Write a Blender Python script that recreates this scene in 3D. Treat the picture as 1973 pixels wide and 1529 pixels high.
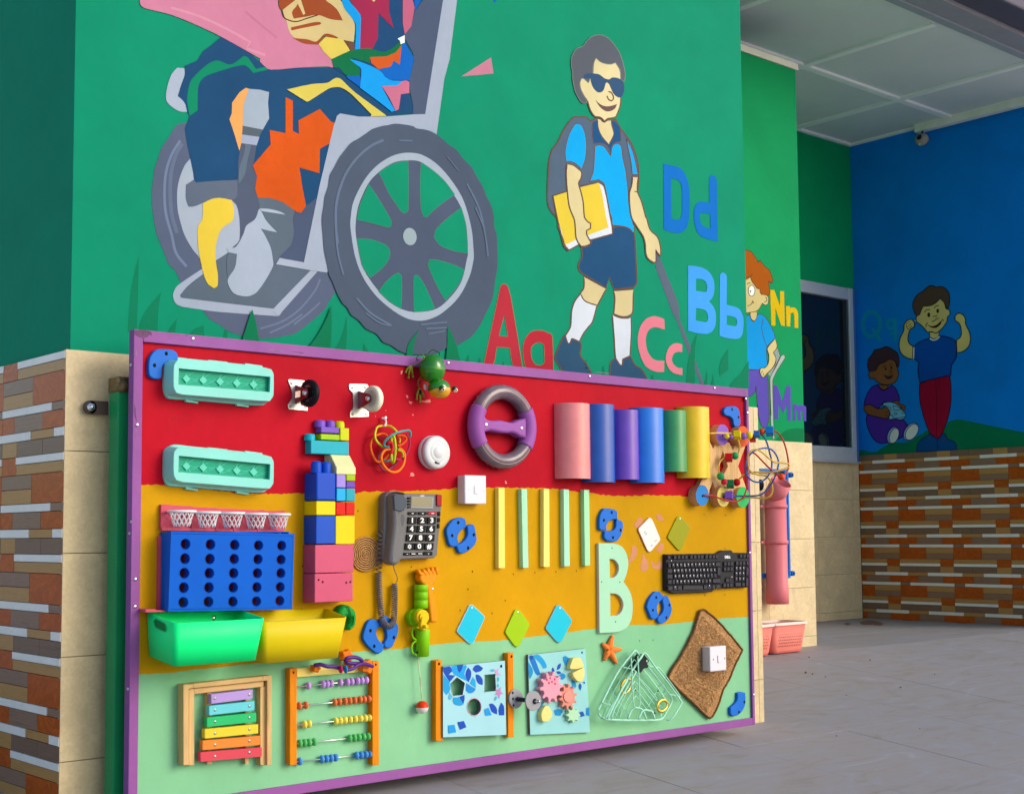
import bpy, bmesh, math, random
from mathutils import Vector, Matrix, geometry
R_ = math.radians
random.seed(7)
for _o in list(bpy.data.objects):
    bpy.data.objects.remove(_o)
SC = bpy.context.scene
COL = SC.collection
# ------------------------------------------------------------------ camera
RIGHT = Vector((0.75374037, -0.65712119, -0.00819685))
DOWN = Vector((0.04355868, 0.06240099, -0.99710017))
FWD = Vector((0.65572715, 0.75119761, 0.07565747))
EYE = Vector((0.0, 0.0, 0.617))
PW, PH, FOC, PCX, PCY = 1973.0, 1529.0, 2656.0, 990.0, 826.0
cd = bpy.data.cameras.new('camera'); cam = bpy.data.objects.new('camera', cd); COL.objects.link(cam)
m = Matrix.Identity(4)
for r_ in range(3):
    m[r_][0] = RIGHT[r_]; m[r_][1] = -DOWN[r_]; m[r_][2] = -FWD[r_]; m[r_][3] = EYE[r_]
cam.matrix_world = m
cd.sensor_fit = 'HORIZONTAL'; cd.sensor_width = 36.0; cd.lens = FOC / PW * 36.0
cd.shift_x = (PW / 2 - PCX) / PW; cd.shift_y = (PCY - PH / 2) / PW
cd.clip_start = 0.05; cd.clip_end = 400.0
SC.camera = cam
# ------------------------------------------------------------------ sky, sun, exposure
SUN_DIR = Vector((0.50, -0.75, 0.42)).normalized()          # towards the light
wd = bpy.data.worlds.new('World'); SC.world = wd; wd.use_nodes = True
wn = wd.node_tree; bg = wn.nodes['Background']
sky = wn.nodes.new('ShaderNodeTexSky'); sky.sky_type = 'NISHITA'; sky.sun_disc = False
sky.sun_elevation = math.asin(SUN_DIR.z); sky.sun_rotation = math.atan2(SUN_DIR.x, SUN_DIR.y)
sky.air_density = 1.0; sky.dust_density = 2.6; sky.ozone_density = 1.3
wn.links.new(sky.outputs[0], bg.inputs[0]); bg.inputs[1].default_value = 0.15
sl = bpy.data.lights.new('sun', 'SUN'); sl.energy = 0.6; sl.angle = R_(27); sl.color = (1.0, 0.985, 0.96)
so = bpy.data.objects.new('sun', sl); COL.objects.link(so)
so.rotation_euler = SUN_DIR.to_track_quat('Z', 'Y').to_euler(); so.location = SUN_DIR * 20
vs = SC.view_settings; vs.view_transform = 'Standard'; vs.look = 'None'; vs.exposure = 0.56; vs.gamma = 1.0
try: vs.use_curve_mapping = False
except Exception: pass

# ------------------------------------------------------------------ survey: from a point measured in the photograph to a point of the place
def ray(x, y): return RIGHT * ((x - PCX) / FOC) + DOWN * ((y - PCY) / FOC) + FWD
def PY(x, y, Y): r = ray(x, y); return EYE + r * (Y / r.y)
def PX(x, y, X): r = ray(x, y); return EYE + r * (X / r.x)
def PZ(x, y, Z): r = ray(x, y); return EYE + r * ((Z - EYE.z) / r.z)
FR = dict(A=(0, 0, 3.94), B=(450, 0, 3.94), C=(250, 200, 4.9325), D=(250, 400, 4.9325), E=(600, 200, 4.9325), F=(600, 400, 4.9325),
          G=(1040, 50, 8.2208), H=(1040, 220, 7.0464), I=(1040, 420, 7.0464), J=(1000, 550, 4.9325), K=(1240, 290, 8.2208), L=(900, 500, 6.6462),
          M=(1400, 0, 4.4841), N=(1420, 460, 8.2208), O=(1420, 630, 8.2208), P=(1640, 540, 9.865), Q=(1640, 690, 7.645),
          a=(180, 620, 5.192), b=(270, 840, 6.1656), c=(260, 1000, 4.5884), d=(540, 680, 5.192), e=(560, 790, 9.865), f=(560, 930, 5.791),
          g=(640, 1060, 5.4806), h=(330, 1230, 4.484), i=(760, 1220, 8.2208), j=(970, 1220, 8.2208), k=(860, 720, 7.0464), l=(1040, 760, 5.4806),
          m=(1310, 770, 6.6458), n=(840, 900, 6.1656), o=(1130, 960, 5.637), p=(1130, 1130, 5.637), r=(740, 670, 12.331), t=(1260, 1040, 9.865),
          w=(1300, 480, 7.645), x=(1720, 200, 15.29), u=(0, 660, 4.246), v=(0, 1000, 4.025), y=(690, 820, 13.9), z=(1140, 1240, 9.865), X=(0, 0, 1))
def S(txt):
    """'A 12,30 45,60 B 3,4' -> list of (x, y) in photograph pixels; a letter picks the enlargement the numbers were read from"""
    fr = FR['X']; out = []
    for tk in txt.split():
        if tk in FR: fr = FR[tk]; continue
        u, v = tk.split(',')
        out.append((fr[0] + float(u) / fr[2], fr[1] + float(v) / fr[2]))
    return out
def S3(txt):
    fr = FR['X']; out = []
    for tk in txt.split():
        if tk in FR: fr = FR[tk]; continue
        u, v, w = tk.split(',')
        out.append((fr[0] + float(u) / fr[2], fr[1] + float(v) / fr[2], float(w)))
    return out
def smooth(pts, closed=True, k=4, corner=52):
    """Hermite smoothing that keeps sharp corners"""
    n = len(pts); P = [Vector(p) for p in pts]; out = []
    tang = []
    for i in range(n):
        if not closed and i in (0, n - 1): tang.append(None); continue
        a = P[i] - P[i - 1]; b = P[(i + 1) % n] - P[i]
        if a.length < 1e-9 or b.length < 1e-9: tang.append(None); continue
        ang = math.degrees(a.angle(b))
        if ang > corner: tang.append(None)
        else: tang.append((a * a.length + b * b.length).normalized())
    for i in range(n if closed else n - 1):
        p0, p1 = P[i], P[(i + 1) % n]; ch = p1 - p0; L = ch.length
        t0 = tang[i] * L if tang[i] is not None else ch
        t1 = tang[(i + 1) % n] * L if tang[(i + 1) % n] is not None else ch
        steps = k if (tang[i] is not None or tang[(i + 1) % n] is not None) else 1
        for s in range(steps):
            t = s / steps; t2 = t * t; t3 = t2 * t
            out.append(p0 * (2 * t3 - 3 * t2 + 1) + t0 * (t3 - 2 * t2 + t) + p1 * (-2 * t3 + 3 * t2) + t1 * (t3 - t2))
    if not closed: out.append(P[-1])
    return [tuple(q) for q in out]
def ell(cx, cy, rx, ry, rot=0, n=28, fr='X'):
    f = FR[fr]; c, s = math.cos(R_(rot)), math.sin(R_(rot)); out = []
    for i in range(n):
        a = 2 * math.pi * i / n; u, v = rx * math.cos(a), ry * math.sin(a)
        out.append((f[0] + (cx + u * c - v * s) / f[2], f[1] + (cy + u * s + v * c) / f[2]))
    return out
def ribbon(pts, w, closed=False):
    """polygon strip quads around a 2D polyline, width w"""
    P = [Vector(p) for p in pts]; n = len(P); L = []; Rr = []
    for i in range(n):
        a = P[i - 1] if (i > 0 or closed) else P[i]; b = P[(i + 1) % n] if (i < n - 1 or closed) else P[i]
        d = b - a
        if d.length < 1e-9: d = Vector((1, 0))
        d.normalize(); nn = Vector((-d.y, d.x)) * (w / 2)
        L.append(P[i] + nn); Rr.append(P[i] - nn)
    q = []
    for i in range(n if closed else n - 1):
        j = (i + 1) % n; q.append([L[i], L[j], Rr[j], Rr[i]])
    return q

# ------------------------------------------------------------------ materials
def lin(h):
    h = h.lstrip('#'); c = [int(h[i:i + 2], 16) / 255 for i in (0, 2, 4)]
    return [(v / 12.92 if v <= 0.04045 else ((v + 0.055) / 1.055) ** 2.4) for v in c]
MC = {}
def mat(hexc, rough=0.5, amt=0.08, scale=9.0, bump=0.0, metal=0.0, kind='plain', coat=0.0, k=1.0, spec=0.10):
    key = (hexc, rough, amt, scale, bump, metal, kind, coat, k, spec)
    if key in MC: return MC[key]
    mt = bpy.data.materials.new(kind + '_' + hexc.lstrip('#')); mt.use_nodes = True
    nt = mt.node_tree; N = nt.nodes; Lk = nt.links; b = N['Principled BSDF']
    c = [min(0.93, max(0.004, v * k)) for v in lin(hexc)]
    b.inputs['Roughness'].default_value = rough; b.inputs['Metallic'].default_value = metal
    b.inputs['Specular IOR Level'].default_value = spec
    if coat: b.inputs['Coat Weight'].default_value = coat; b.inputs['Coat Roughness'].default_value = 0.08
    geo = N.new('ShaderNodeNewGeometry')
    oi = N.new('ShaderNodeObjectInfo')
    pos = geo.outputs['Position']
    def noise(sc, det=4, vec=None, dist=0.0, rough_=0.55):
        n = N.new('ShaderNodeTexNoise'); n.inputs['Scale'].default_value = sc; n.inputs['Detail'].default_value = det
        n.inputs['Distortion'].default_value = dist; n.inputs['Roughness'].default_value = rough_
        Lk.new(vec if vec is not None else pos, n.inputs['Vector']); return n
    def ramp(src, stops):
        r = N.new('ShaderNodeValToRGB'); el = r.color_ramp.elements
        while len(el) < len(stops): el.new(0.5)
        for e_, (p_, c_) in zip(el, stops): e_.position = p_; e_.color = (c_[0], c_[1], c_[2], 1)
        Lk.new(src, r.inputs[0]); return r
    def mul(col, f): return [min(0.95, max(0.003, v * f)) for v in col]
    def mapped(sx, sy, sz, rnd=True):
        mp = N.new('ShaderNodeMapping'); mp.inputs['Scale'].default_value = (sx, sy, sz)
        Lk.new(pos, mp.inputs['Vector'])
        if rnd:
            cx = N.new('ShaderNodeCombineXYZ'); mm = N.new('ShaderNodeMath'); mm.operation = 'MULTIPLY'; mm.inputs[1].default_value = 37.0
            Lk.new(oi.outputs['Random'], mm.inputs[0])
            for q in range(3): Lk.new(mm.outputs[0], cx.inputs[q])
            Lk.new(cx.outputs[0], mp.inputs['Location'])
        return mp.outputs[0]
    out = None; hsrc = None
    if kind in ('plain', 'paint'):
        n1 = noise(scale, 5, dist=0.4)
        r = ramp(n1.outputs[0], [(0.25, mul(c, 1 - amt)), (0.55, c), (0.8, mul(c, 1 + amt))]); out = r.outputs[0]
        hsrc = n1.outputs[0]
        if kind == 'paint':
            n2 = noise(38, 5, vec=mapped(1, 1, 0.8, False), rough_=0.7)
            mx = N.new('ShaderNodeMix'); mx.data_type = 'RGBA'; mx.blend_type = 'MULTIPLY'; mx.inputs[0].default_value = 1
            r2 = ramp(n2.outputs[0], [(0.3, (1 - amt * .7,) * 3), (0.7, (1.0,) * 3)])
            Lk.new(out, mx.inputs[6]); Lk.new(r2.outputs[0], mx.inputs[7]); out = mx.outputs[2]; hsrc = n2.outputs[0]
            n3 = noise(1.7, 3, dist=0.8); mx2 = N.new('ShaderNodeMix'); mx2.data_type = 'RGBA'; mx2.blend_type = 'MULTIPLY'; mx2.inputs[0].default_value = 1
            r3 = ramp(n3.outputs[0], [(0.35, (0.86, 0.9, 0.9)), (0.65, (1.0, 1.0, 1.0))])
            Lk.new(out, mx2.inputs[6]); Lk.new(r3.outputs[0], mx2.inputs[7]); out = mx2.outputs[2]
    elif kind == 'wood':       # horizontal grain
        v = mapped(3.0, 3.0, 60)
        n1 = noise(3.0, 6, vec=v, dist=0.5)
        r = ramp(n1.outputs[0], [(0.28, mul(c, 1 - 2.6 * amt)), (0.48, c), (0.56, mul(c, 1 - amt)), (0.75, mul(c, 1 + 1.4 * amt))]); out = r.outputs[0]; hsrc = n1.outputs[0]
    elif kind == 'woodv':      # vertical grain
        v = mapped(26, 26, 2.2)
        n1 = noise(3.0, 6, vec=v, dist=0.8)
        r = ramp(n1.outputs[0], [(0.28, mul(c, 1 - 2.6 * amt)), (0.5, c), (0.75, mul(c, 1 + amt))]); out = r.outputs[0]; hsrc = n1.outputs[0]
    elif kind == 'swirl':
        v = mapped(1, 1, 2.0)
        n1 = noise(4.5, 2, vec=v, dist=3.2)
        mm = N.new('ShaderNodeMath'); mm.operation = 'MULTIPLY'; mm.inputs[1].default_value = 9.0; Lk.new(n1.outputs[0], mm.inputs[0])
        fr = N.new('ShaderNodeMath'); fr.operation = 'PINGPONG'; fr.inputs[1].default_value = 1.0; Lk.new(mm.outputs[0], fr.inputs[0])
        r = ramp(fr.outputs[0], [(0.0, mul(c, 1 + 2.4 * amt)), (0.12, mul(c, 1.05)), (0.5, c), (1.0, mul(c, 1 - amt))]); out = r.outputs[0]
    elif kind == 'stone':
        n1 = noise(scale, 8, vec=mapped(1, 1, 1), dist=0.6, rough_=0.62)
        n2 = noise(scale * 7, 6, dist=1.0, rough_=0.7)
        r = ramp(n1.outputs[0], [(0.25, mul(c, 1 - amt)), (0.5, c), (0.75, mul(c, 1 + amt))])
        mx = N.new('ShaderNodeMix'); mx.data_type = 'RGBA'; mx.blend_type = 'MULTIPLY'; mx.inputs[0].default_value = 1
        r2 = ramp(n2.outputs[0], [(0.3, (1 - amt * 1.1,) * 3), (0.62, (1.0,) * 3)])
        Lk.new(r.outputs[0], mx.inputs[6]); Lk.new(r2.outputs[0], mx.inputs[7]); out = mx.outputs[2]; hsrc = n1.outputs[0]
    elif kind == 'slate':      # floor: streaky grey stone
        v = mapped(1.1, 3.4, 1, False)
        n1 = noise(3.2, 9, vec=v, dist=1.3, rough_=0.62)
        r = ramp(n1.outputs[0], [(0.2, mul(c, 0.74)), (0.45, c), (0.6, mul([c[0] * .92, c[1] * .97, c[2] * 1.1], 1.08)), (0.8, mul(c, 1.35))]); out = r.outputs[0]; hsrc = n1.outputs[0]
    elif kind == 'coir':
        v1 = N.new('ShaderNodeTexVoronoi'); v1.inputs['Scale'].default_value = 130; Lk.new(pos, v1.inputs['Vector'])
        n1 = noise(190, 3, dist=2.2)
        r = ramp(n1.outputs[0], [(0.34, mul(c, 0.25)), (0.5, c), (0.66, mul(c, 1.9))]); out = r.outputs[0]; hsrc = n1.outputs[0]
    Lk.new(out, b.inputs['Base Color'])
    if bump and hsrc is not None:
        bp = N.new('ShaderNodeBump'); bp.inputs['Strength'].default_value = bump; bp.inputs['Distance'].default_value = 0.004
        Lk.new(hsrc, bp.inputs['Height']); Lk.new(bp.outputs[0], b.inputs['Normal'])
    if kind == 'paint' or kind == 'plain':
        rr = N.new('ShaderNodeMapRange'); rr.inputs[3].default_value = max(0.03, rough - 0.07); rr.inputs[4].default_value = rough + 0.1
        nr = noise(23, 3); Lk.new(nr.outputs[0], rr.inputs[0]); Lk.new(rr.outputs[0], b.inputs['Roughness'])
    MC[key] = mt; return mt
def pl(h, rough=0.35, amt=0.07, k=0.84): return mat(h, rough, amt, 11.0, k=k, spec=.16)              # moulded plastic
def pt(h, amt=0.05, k=0.90): return mat(h, 0.6, amt, 5.0, 0.03, kind='paint', k=k, spec=0.03)           # brushed wall paint
def metal(h='#C8CACC', rough=0.28): return mat(h, rough, 0.08, 30.0, metal=1.0)
GLASS = bpy.data.materials.new('tinted_glass'); GLASS.use_nodes = True
_b = GLASS.node_tree.nodes['Principled BSDF']; _b.inputs['Base Color'].default_value = (0.006, 0.010, 0.016, 1)
_b.inputs['Roughness'].default_value = 0.03; _b.inputs['IOR'].default_value = 1.6

# ------------------------------------------------------------------ mesh building
WO = {}
class MB:
    def __init__(s): s.v = []; s.f = []; s.mi = []; s.sm = []; s.mats = []
    def m(s, mt):
        if mt not in s.mats: s.mats.append(mt)
        return s.mats.index(mt)
    def add(s, vs, fs, mt, smooth_=False):
        o = len(s.v); s.v += [Vector(q) for q in vs]; k = s.m(mt)
        for f in fs: s.f.append([o + i for i in f]); s.mi.append(k); s.sm.append(smooth_)
        return s
    def face(s, pts, mt): return s.add(pts, [list(range(len(pts)))], mt)
    def tess(s, loops, mt, smooth_=False):
        """flat area with holes; loops are lists of 3D points"""
        tris = geometry.tessellate_polygon([[Vector(p) for p in lp] for lp in loops])
        flat = [Vector(p) for lp in loops for p in lp]
        return s.add(flat, [list(t) for t in tris], mt, smooth_)
    def prism(s, loops, vec, mt, side=None, rim=0.0, back=False, rimmat=None):
        """front loops extruded along vec (away from the viewer); rim = rounded-over edge size"""
        vec = Vector(vec); side = side or mt
        outer = [Vector(p) for p in loops[0]]; fronts = [outer] + [[Vector(p) for p in lp] for lp in loops[1:]]
        if rim > 0:
            n = len(outer); c = sum(outer, Vector()) / n; ins = []; dv = vec.normalized() * rim
            nrm = vec.normalized()
            area = sum(((outer[i] - c).cross(outer[(i + 1) % n] - c)).dot(nrm) for i in range(n)); sg = 1 if area > 0 else -1
            for i in range(n):
                e1 = outer[i] - outer[i - 1]; e2 = outer[(i + 1) % n] - outer[i]
                if e1.length < 1e-7: e1 = e2
                if e2.length < 1e-7: e2 = e1
                t = (e1.normalized() + e2.normalized())
                if t.length < 1e-6: t = e1
                inn = nrm.cross(t.normalized()) * sg
                ins.append(outer[i] + inn * rim)
            mid = [a * 0.3 + b * 0.7 + dv * 0.3 for a, b in zip(outer, [x for x in ins])]
            s.tess([ins] + fronts[1:], mt)
            a1 = [a + (b - a) * 0.3 + dv * 0.3 for a, b in zip(outer, ins)]; o2 = [a + dv for a in outer]
            s.skin([ins, a1, o2], rimmat or mt, True)
            s.skin([o2, [a + vec for a in outer]], side, False)
        else:
            s.tess(fronts, mt)
            s.skin([outer, [a + vec for a in outer]], side, False)
        for h in fronts[1:]:
            s.skin([h, [a + vec for a in h]], side, False)
        if back: s.tess([[a + vec for a in f] for f in fronts], side)
        return s
    def skin(s, rings, mt, smooth_=True, closed=True, caps=False):
        n = len(rings[0]); vs = [p for r in rings for p in r]; fs = []
        for a in range(len(rings) - 1):
            for i in range(n if closed else n - 1):
                j = (i + 1) % n; fs.append([a * n + i, a * n + j, (a + 1) * n + j, (a + 1) * n + i])
        s.add(vs, fs, mt, smooth_)
        if caps:
            s.add(rings[0], [list(range(n))], mt); s.add(rings[-1], [list(range(n))], mt)
        return s
    def box(s, lo, hi, mt):
        (x0, y0, z0), (x1, y1, z1) = lo, hi
        vs = [(x0, y0, z0), (x1, y0, z0), (x1, y1, z0), (x0, y1, z0), (x0, y0, z1), (x1, y0, z1), (x1, y1, z1), (x0, y1, z1)]
        return s.add(vs, [[0, 1, 2, 3][::-1], [4, 5, 6, 7], [0, 1, 5, 4], [1, 2, 6, 5], [2, 3, 7, 6], [3, 0, 4, 7]], mt)
    def tube(s, pts, rad, mt, n=8, closed=False, flat=1.0, up=None):
        P = [Vector(p) for p in pts]; N_ = len(P); rings = []; prev = Vector(up) if up else None
        for i in range(N_):
            a = P[i - 1] if (i > 0 or closed) else P[i]; b = P[(i + 1) % N_] if (i < N_ - 1 or closed) else P[i]
            d = (b - a); d = d.normalized() if d.length > 1e-9 else Vector((0, 0, 1))
            if prev is None: prev = Vector((0, 0, 1)) if abs(d.z) < 0.9 else Vector((1, 0, 0))
            u = prev - d * prev.dot(d)
            if u.length < 1e-5: u = d.orthogonal()
            u.normalize(); prev = u; w = d.cross(u); r = rad[i] if isinstance(rad, (list, tuple)) else rad
            rings.append([P[i] + u * (r * math.cos(2 * math.pi * k / n)) + w * (r * flat * math.sin(2 * math.pi * k / n)) for k in range(n)])
        if closed: rings.append(rings[0]); s.skin(rings, mt, True)
        else: s.skin(rings, mt, True, caps=True)
        return s
    def lathe(s, org, axis, prof, mt, n=20, sy=1.0):
        """prof: (distance along axis, radius)"""
        ax = Vector(axis).normalized(); u = ax.orthogonal().normalized(); w = ax.cross(u); o = Vector(org); rings = []
        for t, r in prof:
            rings.append([o + ax * t + (u * math.cos(2 * math.pi * k / n) + w * math.sin(2 * math.pi * k / n)) * max(r, 1e-5) for k in range(n)])
        s.skin(rings, mt, True); return s
    def ball(s, c, r, mt, nu=16, nv=10, M=None):
        c = Vector(c); rx, ry, rz = r if isinstance(r, (list, tuple)) else (r, r, r); rings = []
        for a in range(nv + 1):
            th = math.pi * a / nv
            ring = []
            for b in range(nu):
                ph = 2 * math.pi * b / nu
                q = Vector((rx * math.sin(th) * math.cos(ph), ry * math.sin(th) * math.sin(ph), rz * math.cos(th)))
                if M is not None: q = M @ q
                ring.append(c + q)
            rings.append(ring)
        s.skin(rings, mt, True); return s
    def build(s, name, parent=None, origin=None, bevel=0.0, label=None, fix=True):
        me = bpy.data.meshes.new(name)
        if not s.v: s.v = [Vector()] 
        if origin is None:
            lo = Vector([min(p[i] for p in s.v) for i in range(3)]); hi = Vector([max(p[i] for p in s.v) for i in range(3)]); origin = (lo + hi) / 2
        origin = Vector(origin)
        me.from_pydata([tuple(p - origin) for p in s.v], [], s.f)
        for mt in s.mats: me.materials.append(mt)
        me.polygons.foreach_set('material_index', s.mi); me.polygons.foreach_set('use_smooth', s.sm)
        if fix:
            bm = bmesh.new(); bm.from_mesh(me); bmesh.ops.remove_doubles(bm, verts=bm.verts, dist=1e-5)
            bmesh.ops.recalc_face_normals(bm, faces=bm.faces); bm.to_mesh(me); bm.free()
        me.update()
        o = bpy.data.objects.new(name, me); COL.objects.link(o); place(o, parent, origin)
        if bevel:
            bv = o.modifiers.new('bevel', 'BEVEL'); bv.width = bevel; bv.segments = 2; bv.limit_method = 'ANGLE'; bv.angle_limit = R_(35); bv.harden_normals = False
        if label: o['label'] = label
        return o
def place(o, parent, world):
    WO[o.name] = Vector(world)
    if parent is not None:
        o.parent = parent; o.location = Vector(world) - WO[parent.name]
    else: o.location = world
def thing(name, label, cat, loc, group=None):
    o = bpy.data.objects.new(name, None); COL.objects.link(o); o.empty_display_size = 0.05
    place(o, None, Vector(loc)); return tag(o, label, cat, group)
def tag(o, label, cat, group=None):
    o['label'] = label; o['category'] = cat
    if group: o['group'] = group
    return o
def struct(o): o['kind'] = 'structure'; return o
UNIT = {}
def piece(name, lo, hi, mt, parent):
    """a cheap block that shares its mesh with every alike piece"""
    if mt.name not in UNIT:
        b = MB(); b.box((-.5, -.5, -.5), (.5, .5, .5), mt); me = bpy.data.meshes.new(name)
        me.from_pydata([tuple(p) for p in b.v], [], b.f); me.materials.append(mt); UNIT[mt.name] = me
    o = bpy.data.objects.new(name, UNIT[mt.name]); COL.objects.link(o)
    lo = Vector(lo); hi = Vector(hi); o.scale = hi - lo; place(o, parent, (lo + hi) / 2); return o

# ------------------------------------------------------------------ planes of the place
Y_TILE, Y_MURAL = 3.39, 3.40        # dado tiles / painted plaster of the mural wall
Y_MTILE, Y_MID = 4.592, 4.602
Y_RTILE, Y_REC = 5.790, 5.800
X_BTILE, X_BLUE = 8.322, 8.332
Y_B = 3.25                          # painted face of the activity board
DADO = 1.0975

# ================================================================== SETTING
RAMP_Y, RAMP = 4.35, 0.11            # the paving falls gently towards the viewer in front of this line
def fz(y): return 0.0 if y >= RAMP_Y else -(RAMP_Y - y) * RAMP
g = MB(); GM = mat('#D2D0CC', .85, .15, 1.5, kind='stone')
prof = [(60, -.03), (RAMP_Y, -.03), (-2.0, fz(-2.0) - .03), (-60, fz(-2.0) - .03)]
g.skin([[Vector((-60, y_, z_)) for y_, z_ in prof], [Vector((60, y_, z_)) for y_, z_ in prof]], GM, False, closed=False)
struct(g.build('ground'))
FL = mat('#928E90', .55, .12, 1.0, kind='slate')
fl = MB(); SB = mat('#6E6A66', .8)
prof = [(6.2, -.004), (RAMP_Y, -.004), (.2, fz(.2) - .004), (.2, fz(.2) - .028), (RAMP_Y, -.028), (6.2, -.028)]
fl.skin([[Vector((.6, y_, z_)) for y_, z_ in prof], [Vector((9.2, y_, z_)) for y_, z_ in prof]], SB, False); floor = struct(fl.build('floor'))
xs = [1.4 + .6 * i for i in range(13)]; ang = math.atan(RAMP); cs = math.cos(ang)
rows_y = [(4.35, 4.95), (4.95, 5.55), (5.55, 5.79)] + [(RAMP_Y - .6 * cs * (i + 1), RAMP_Y - .6 * cs * i) for i in range(6)]
for x0 in xs:
    for y0, y1 in rows_y:
        if y0 > 3.3 and x0 < 4.0: continue
        x1 = x0 + .6
        if y0 >= 3.19 + 1: x1 = min(x1, 8.32)
        if x1 - x0 < .05: continue
        ln = (y1 - y0) if y0 >= RAMP_Y else .6
        cy = (y0 + y1) / 2; cz = fz(cy) - .002 + random.uniform(-.0005, .0004)
        o = piece('floor_tile', (x0 + .0012, cy - ln / 2 + .0012, cz - .002), (x1 - .0012, cy + ln / 2 - .0012, cz + .002), FL, floor)
        if y0 < RAMP_Y - .01: o.rotation_euler = (ang, 0, 0)

def floor_patch(name, pts, hexc):
    q = MB(); v_ = []
    for x, y in pts: w_ = PZ(x, y, 0.0); v_.append(Vector((w_.x, w_.y, fz(w_.y) + .0014)))
    q.tess([v_], mat(hexc, .7, .25, 20., kind='stone')); return q.build(name, floor, fix=False)
floor_patch('stain', smooth(S("M 0,0")[:0] + [(1655, 1199), (1668, 1195), (1686, 1196), (1703, 1201), (1697, 1205), (1680, 1203), (1664, 1204)], True, 3), '#7C6458')
floor_patch('stain', smooth([(1625, 1202), (1632, 1199), (1640, 1201), (1634, 1205)], True, 3), '#7C6458')
for sx_, sy_, sr_ in ((1676, 1260, 1.6), (1734, 1287, 1.8), (1559, 1262, 1.5), (1552, 1279, 2.2), (1565, 1280, 1.6), (1590, 1282, 1.4), (1682, 1202, 2.4), (1610, 1345, 1.3), (1770, 1330, 1.2), (1700, 1240, 1.1), (1630, 1300, 1.2), (1800, 1270, 1.3)):
    floor_patch('grit', [(sx_ + sr_ * math.cos(a), sy_ + .5 * sr_ * math.sin(a)) for a in (0, 1, 2.2, 3.3, 4.1, 5.2)], '#4A423C' if sr_ != 2.4 else '#E0DCD4')

BEIGE = mat('#D4C198', .38, .17, 8.0, kind='stone', spec=.3)
TH = .2605
def beige_rows(parent, top, bot, spans, axis, face, depth=.012, out=-1):
    """ceramic tiles set with a 2 mm joint; axis 'x': wall runs along X and faces -Y"""
    z = top
    while z > bot + .02:
        z0 = max(bot, z - TH)
        for a, b_ in spans:
            if axis == 'x': piece('tile', (a + .001, face, z0 + .001), (b_ - .001, face + depth, z - .001), BEIGE, parent)
            else: piece('tile', (face, a + .001, z0 + .001), (face + depth, b_ - .001, z - .001), BEIGE, parent)
        z -= TH
WHT = mat('#F0EDE6', .28, .06, 10.0); TAN = mat('#BE9058', .22, .09, kind='wood'); GRY = mat('#987864', .22, .10, kind='wood'); ORG = mat('#B8581C', .22, .13, kind='swirl'); DRK = mat('#886C5A', .22, .10, kind='wood')
# one printed tile: 260 mm high, 417 mm wide, its strips as separate pieces  (fractions of the height, then spans of the width)
HT = dict(r1=.079, r2=.110, r3=.150, r4=.151, r5=.084, r6=.174, r7=.091, r8=.161)
SP = dict(r1=[(0, .755, WHT)], r2=[(0, .755, TAN)], r5=[(0, .19, GRY), (.19, 1, WHT)], r6=[(0, .34, ORG), (.34, .80, GRY), (.80, 1, ORG)],
          r7=[(0, .15, WHT), (.15, .52, TAN), (.52, 1, WHT)], r8=[(0, .33, DRK), (.33, .75, DRK), (.75, 1, TAN)], r3=[(.5, 1, GRY)], r4=[(.5, 1, TAN)])
TW = .417
def strips(parent, ztop, zmin, zmax, u0, sgn, umin, umax, xface, flip):
    """strip-tile dado; u0 = a tile seam, sgn = direction the pattern runs along Y; blocks clipped to umin..umax, zmin..zmax"""
    order = ['r1', 'r2', 'r3', 'r4', 'r5', 'r6', 'r7', 'r8'] if not flip else ['r8', 'r7', 'r6', 'r5', 'r4', 'r3', 'r2', 'r1']
    rows = []; z = ztop
    while z > zmin:
        for nm in order:
            h = HT[nm] * TH; rows.append((nm, z, z - h)); z -= h
    blk = []
    for nm, z1, z0 in rows:
        for a, b_, mm in SP[nm]: blk.append((a, b_, z0, z1, mm))
    # the tall orange blocks span two rows
    for i, (nm, z1, z0) in enumerate(rows):
        nxt = rows[i + 1] if i + 1 < len(rows) else None
        if nxt and {nm, nxt[0]} == {'r1', 'r2'}: blk.append((.755, 1, nxt[2], z1, ORG))
        if nxt and {nm, nxt[0]} == {'r3', 'r4'}: blk.append((0, .5, nxt[2], z1, ORG))
    first = math.floor((umin - u0) / TW) - 1 if sgn > 0 else math.floor((u0 - umax) / TW) - 1
    for kx in range(first, first + int((umax - umin) / TW) + 4):
        for a, b_, z0, z1, mm in blk:
            ya, yb = sorted((u0 + sgn * (kx + a) * TW, u0 + sgn * (kx + b_) * TW))
            ya = max(ya, umin); yb = min(yb, umax); za = max(z0, zmin); zb = min(z1, zmax)
            if yb - ya < .004 or zb - za < .003: continue
            pr = .0016 if mm is WHT else random.uniform(-.0004, .0004)
            piece('wall_strip', (xface - pr, ya + .0009, za + .0009), (xface + .009, yb - .0009, zb - .0009), mm, parent)

# ---- mural wall block
GREEN = pt('#009270', .06)
wall = thing('mural_wall', 'green wall block with the wheelchair mural above beige tiles, behind the activity board', 'wall', (2.8, 3.4, 0))
b = MB(); b.box((1.456, Y_MURAL, DADO - .01), (4.172, 7, 4.6), GREEN); b.build('plaster', wall)
b = MB(); b.box((1.452, Y_MURAL + .003, -.3), (4.195, 6.9, DADO - .0101), mat('#8D8474', .8)); b.build('masonry', wall)
beige_rows(wall, DADO, -.21, [(1.44, 1.84), (1.84, 2.24), (2.24, 2.64), (2.64, 3.04), (3.04, 3.44), (3.44, 3.84), (3.84, 4.188), (4.188, 4.216)], 'x', Y_TILE)
strips(wall, 1.0945, -.2, 1.0945, Y_TILE + .002, 1, Y_TILE + .002, 4.35, 1.4405, False)

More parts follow.
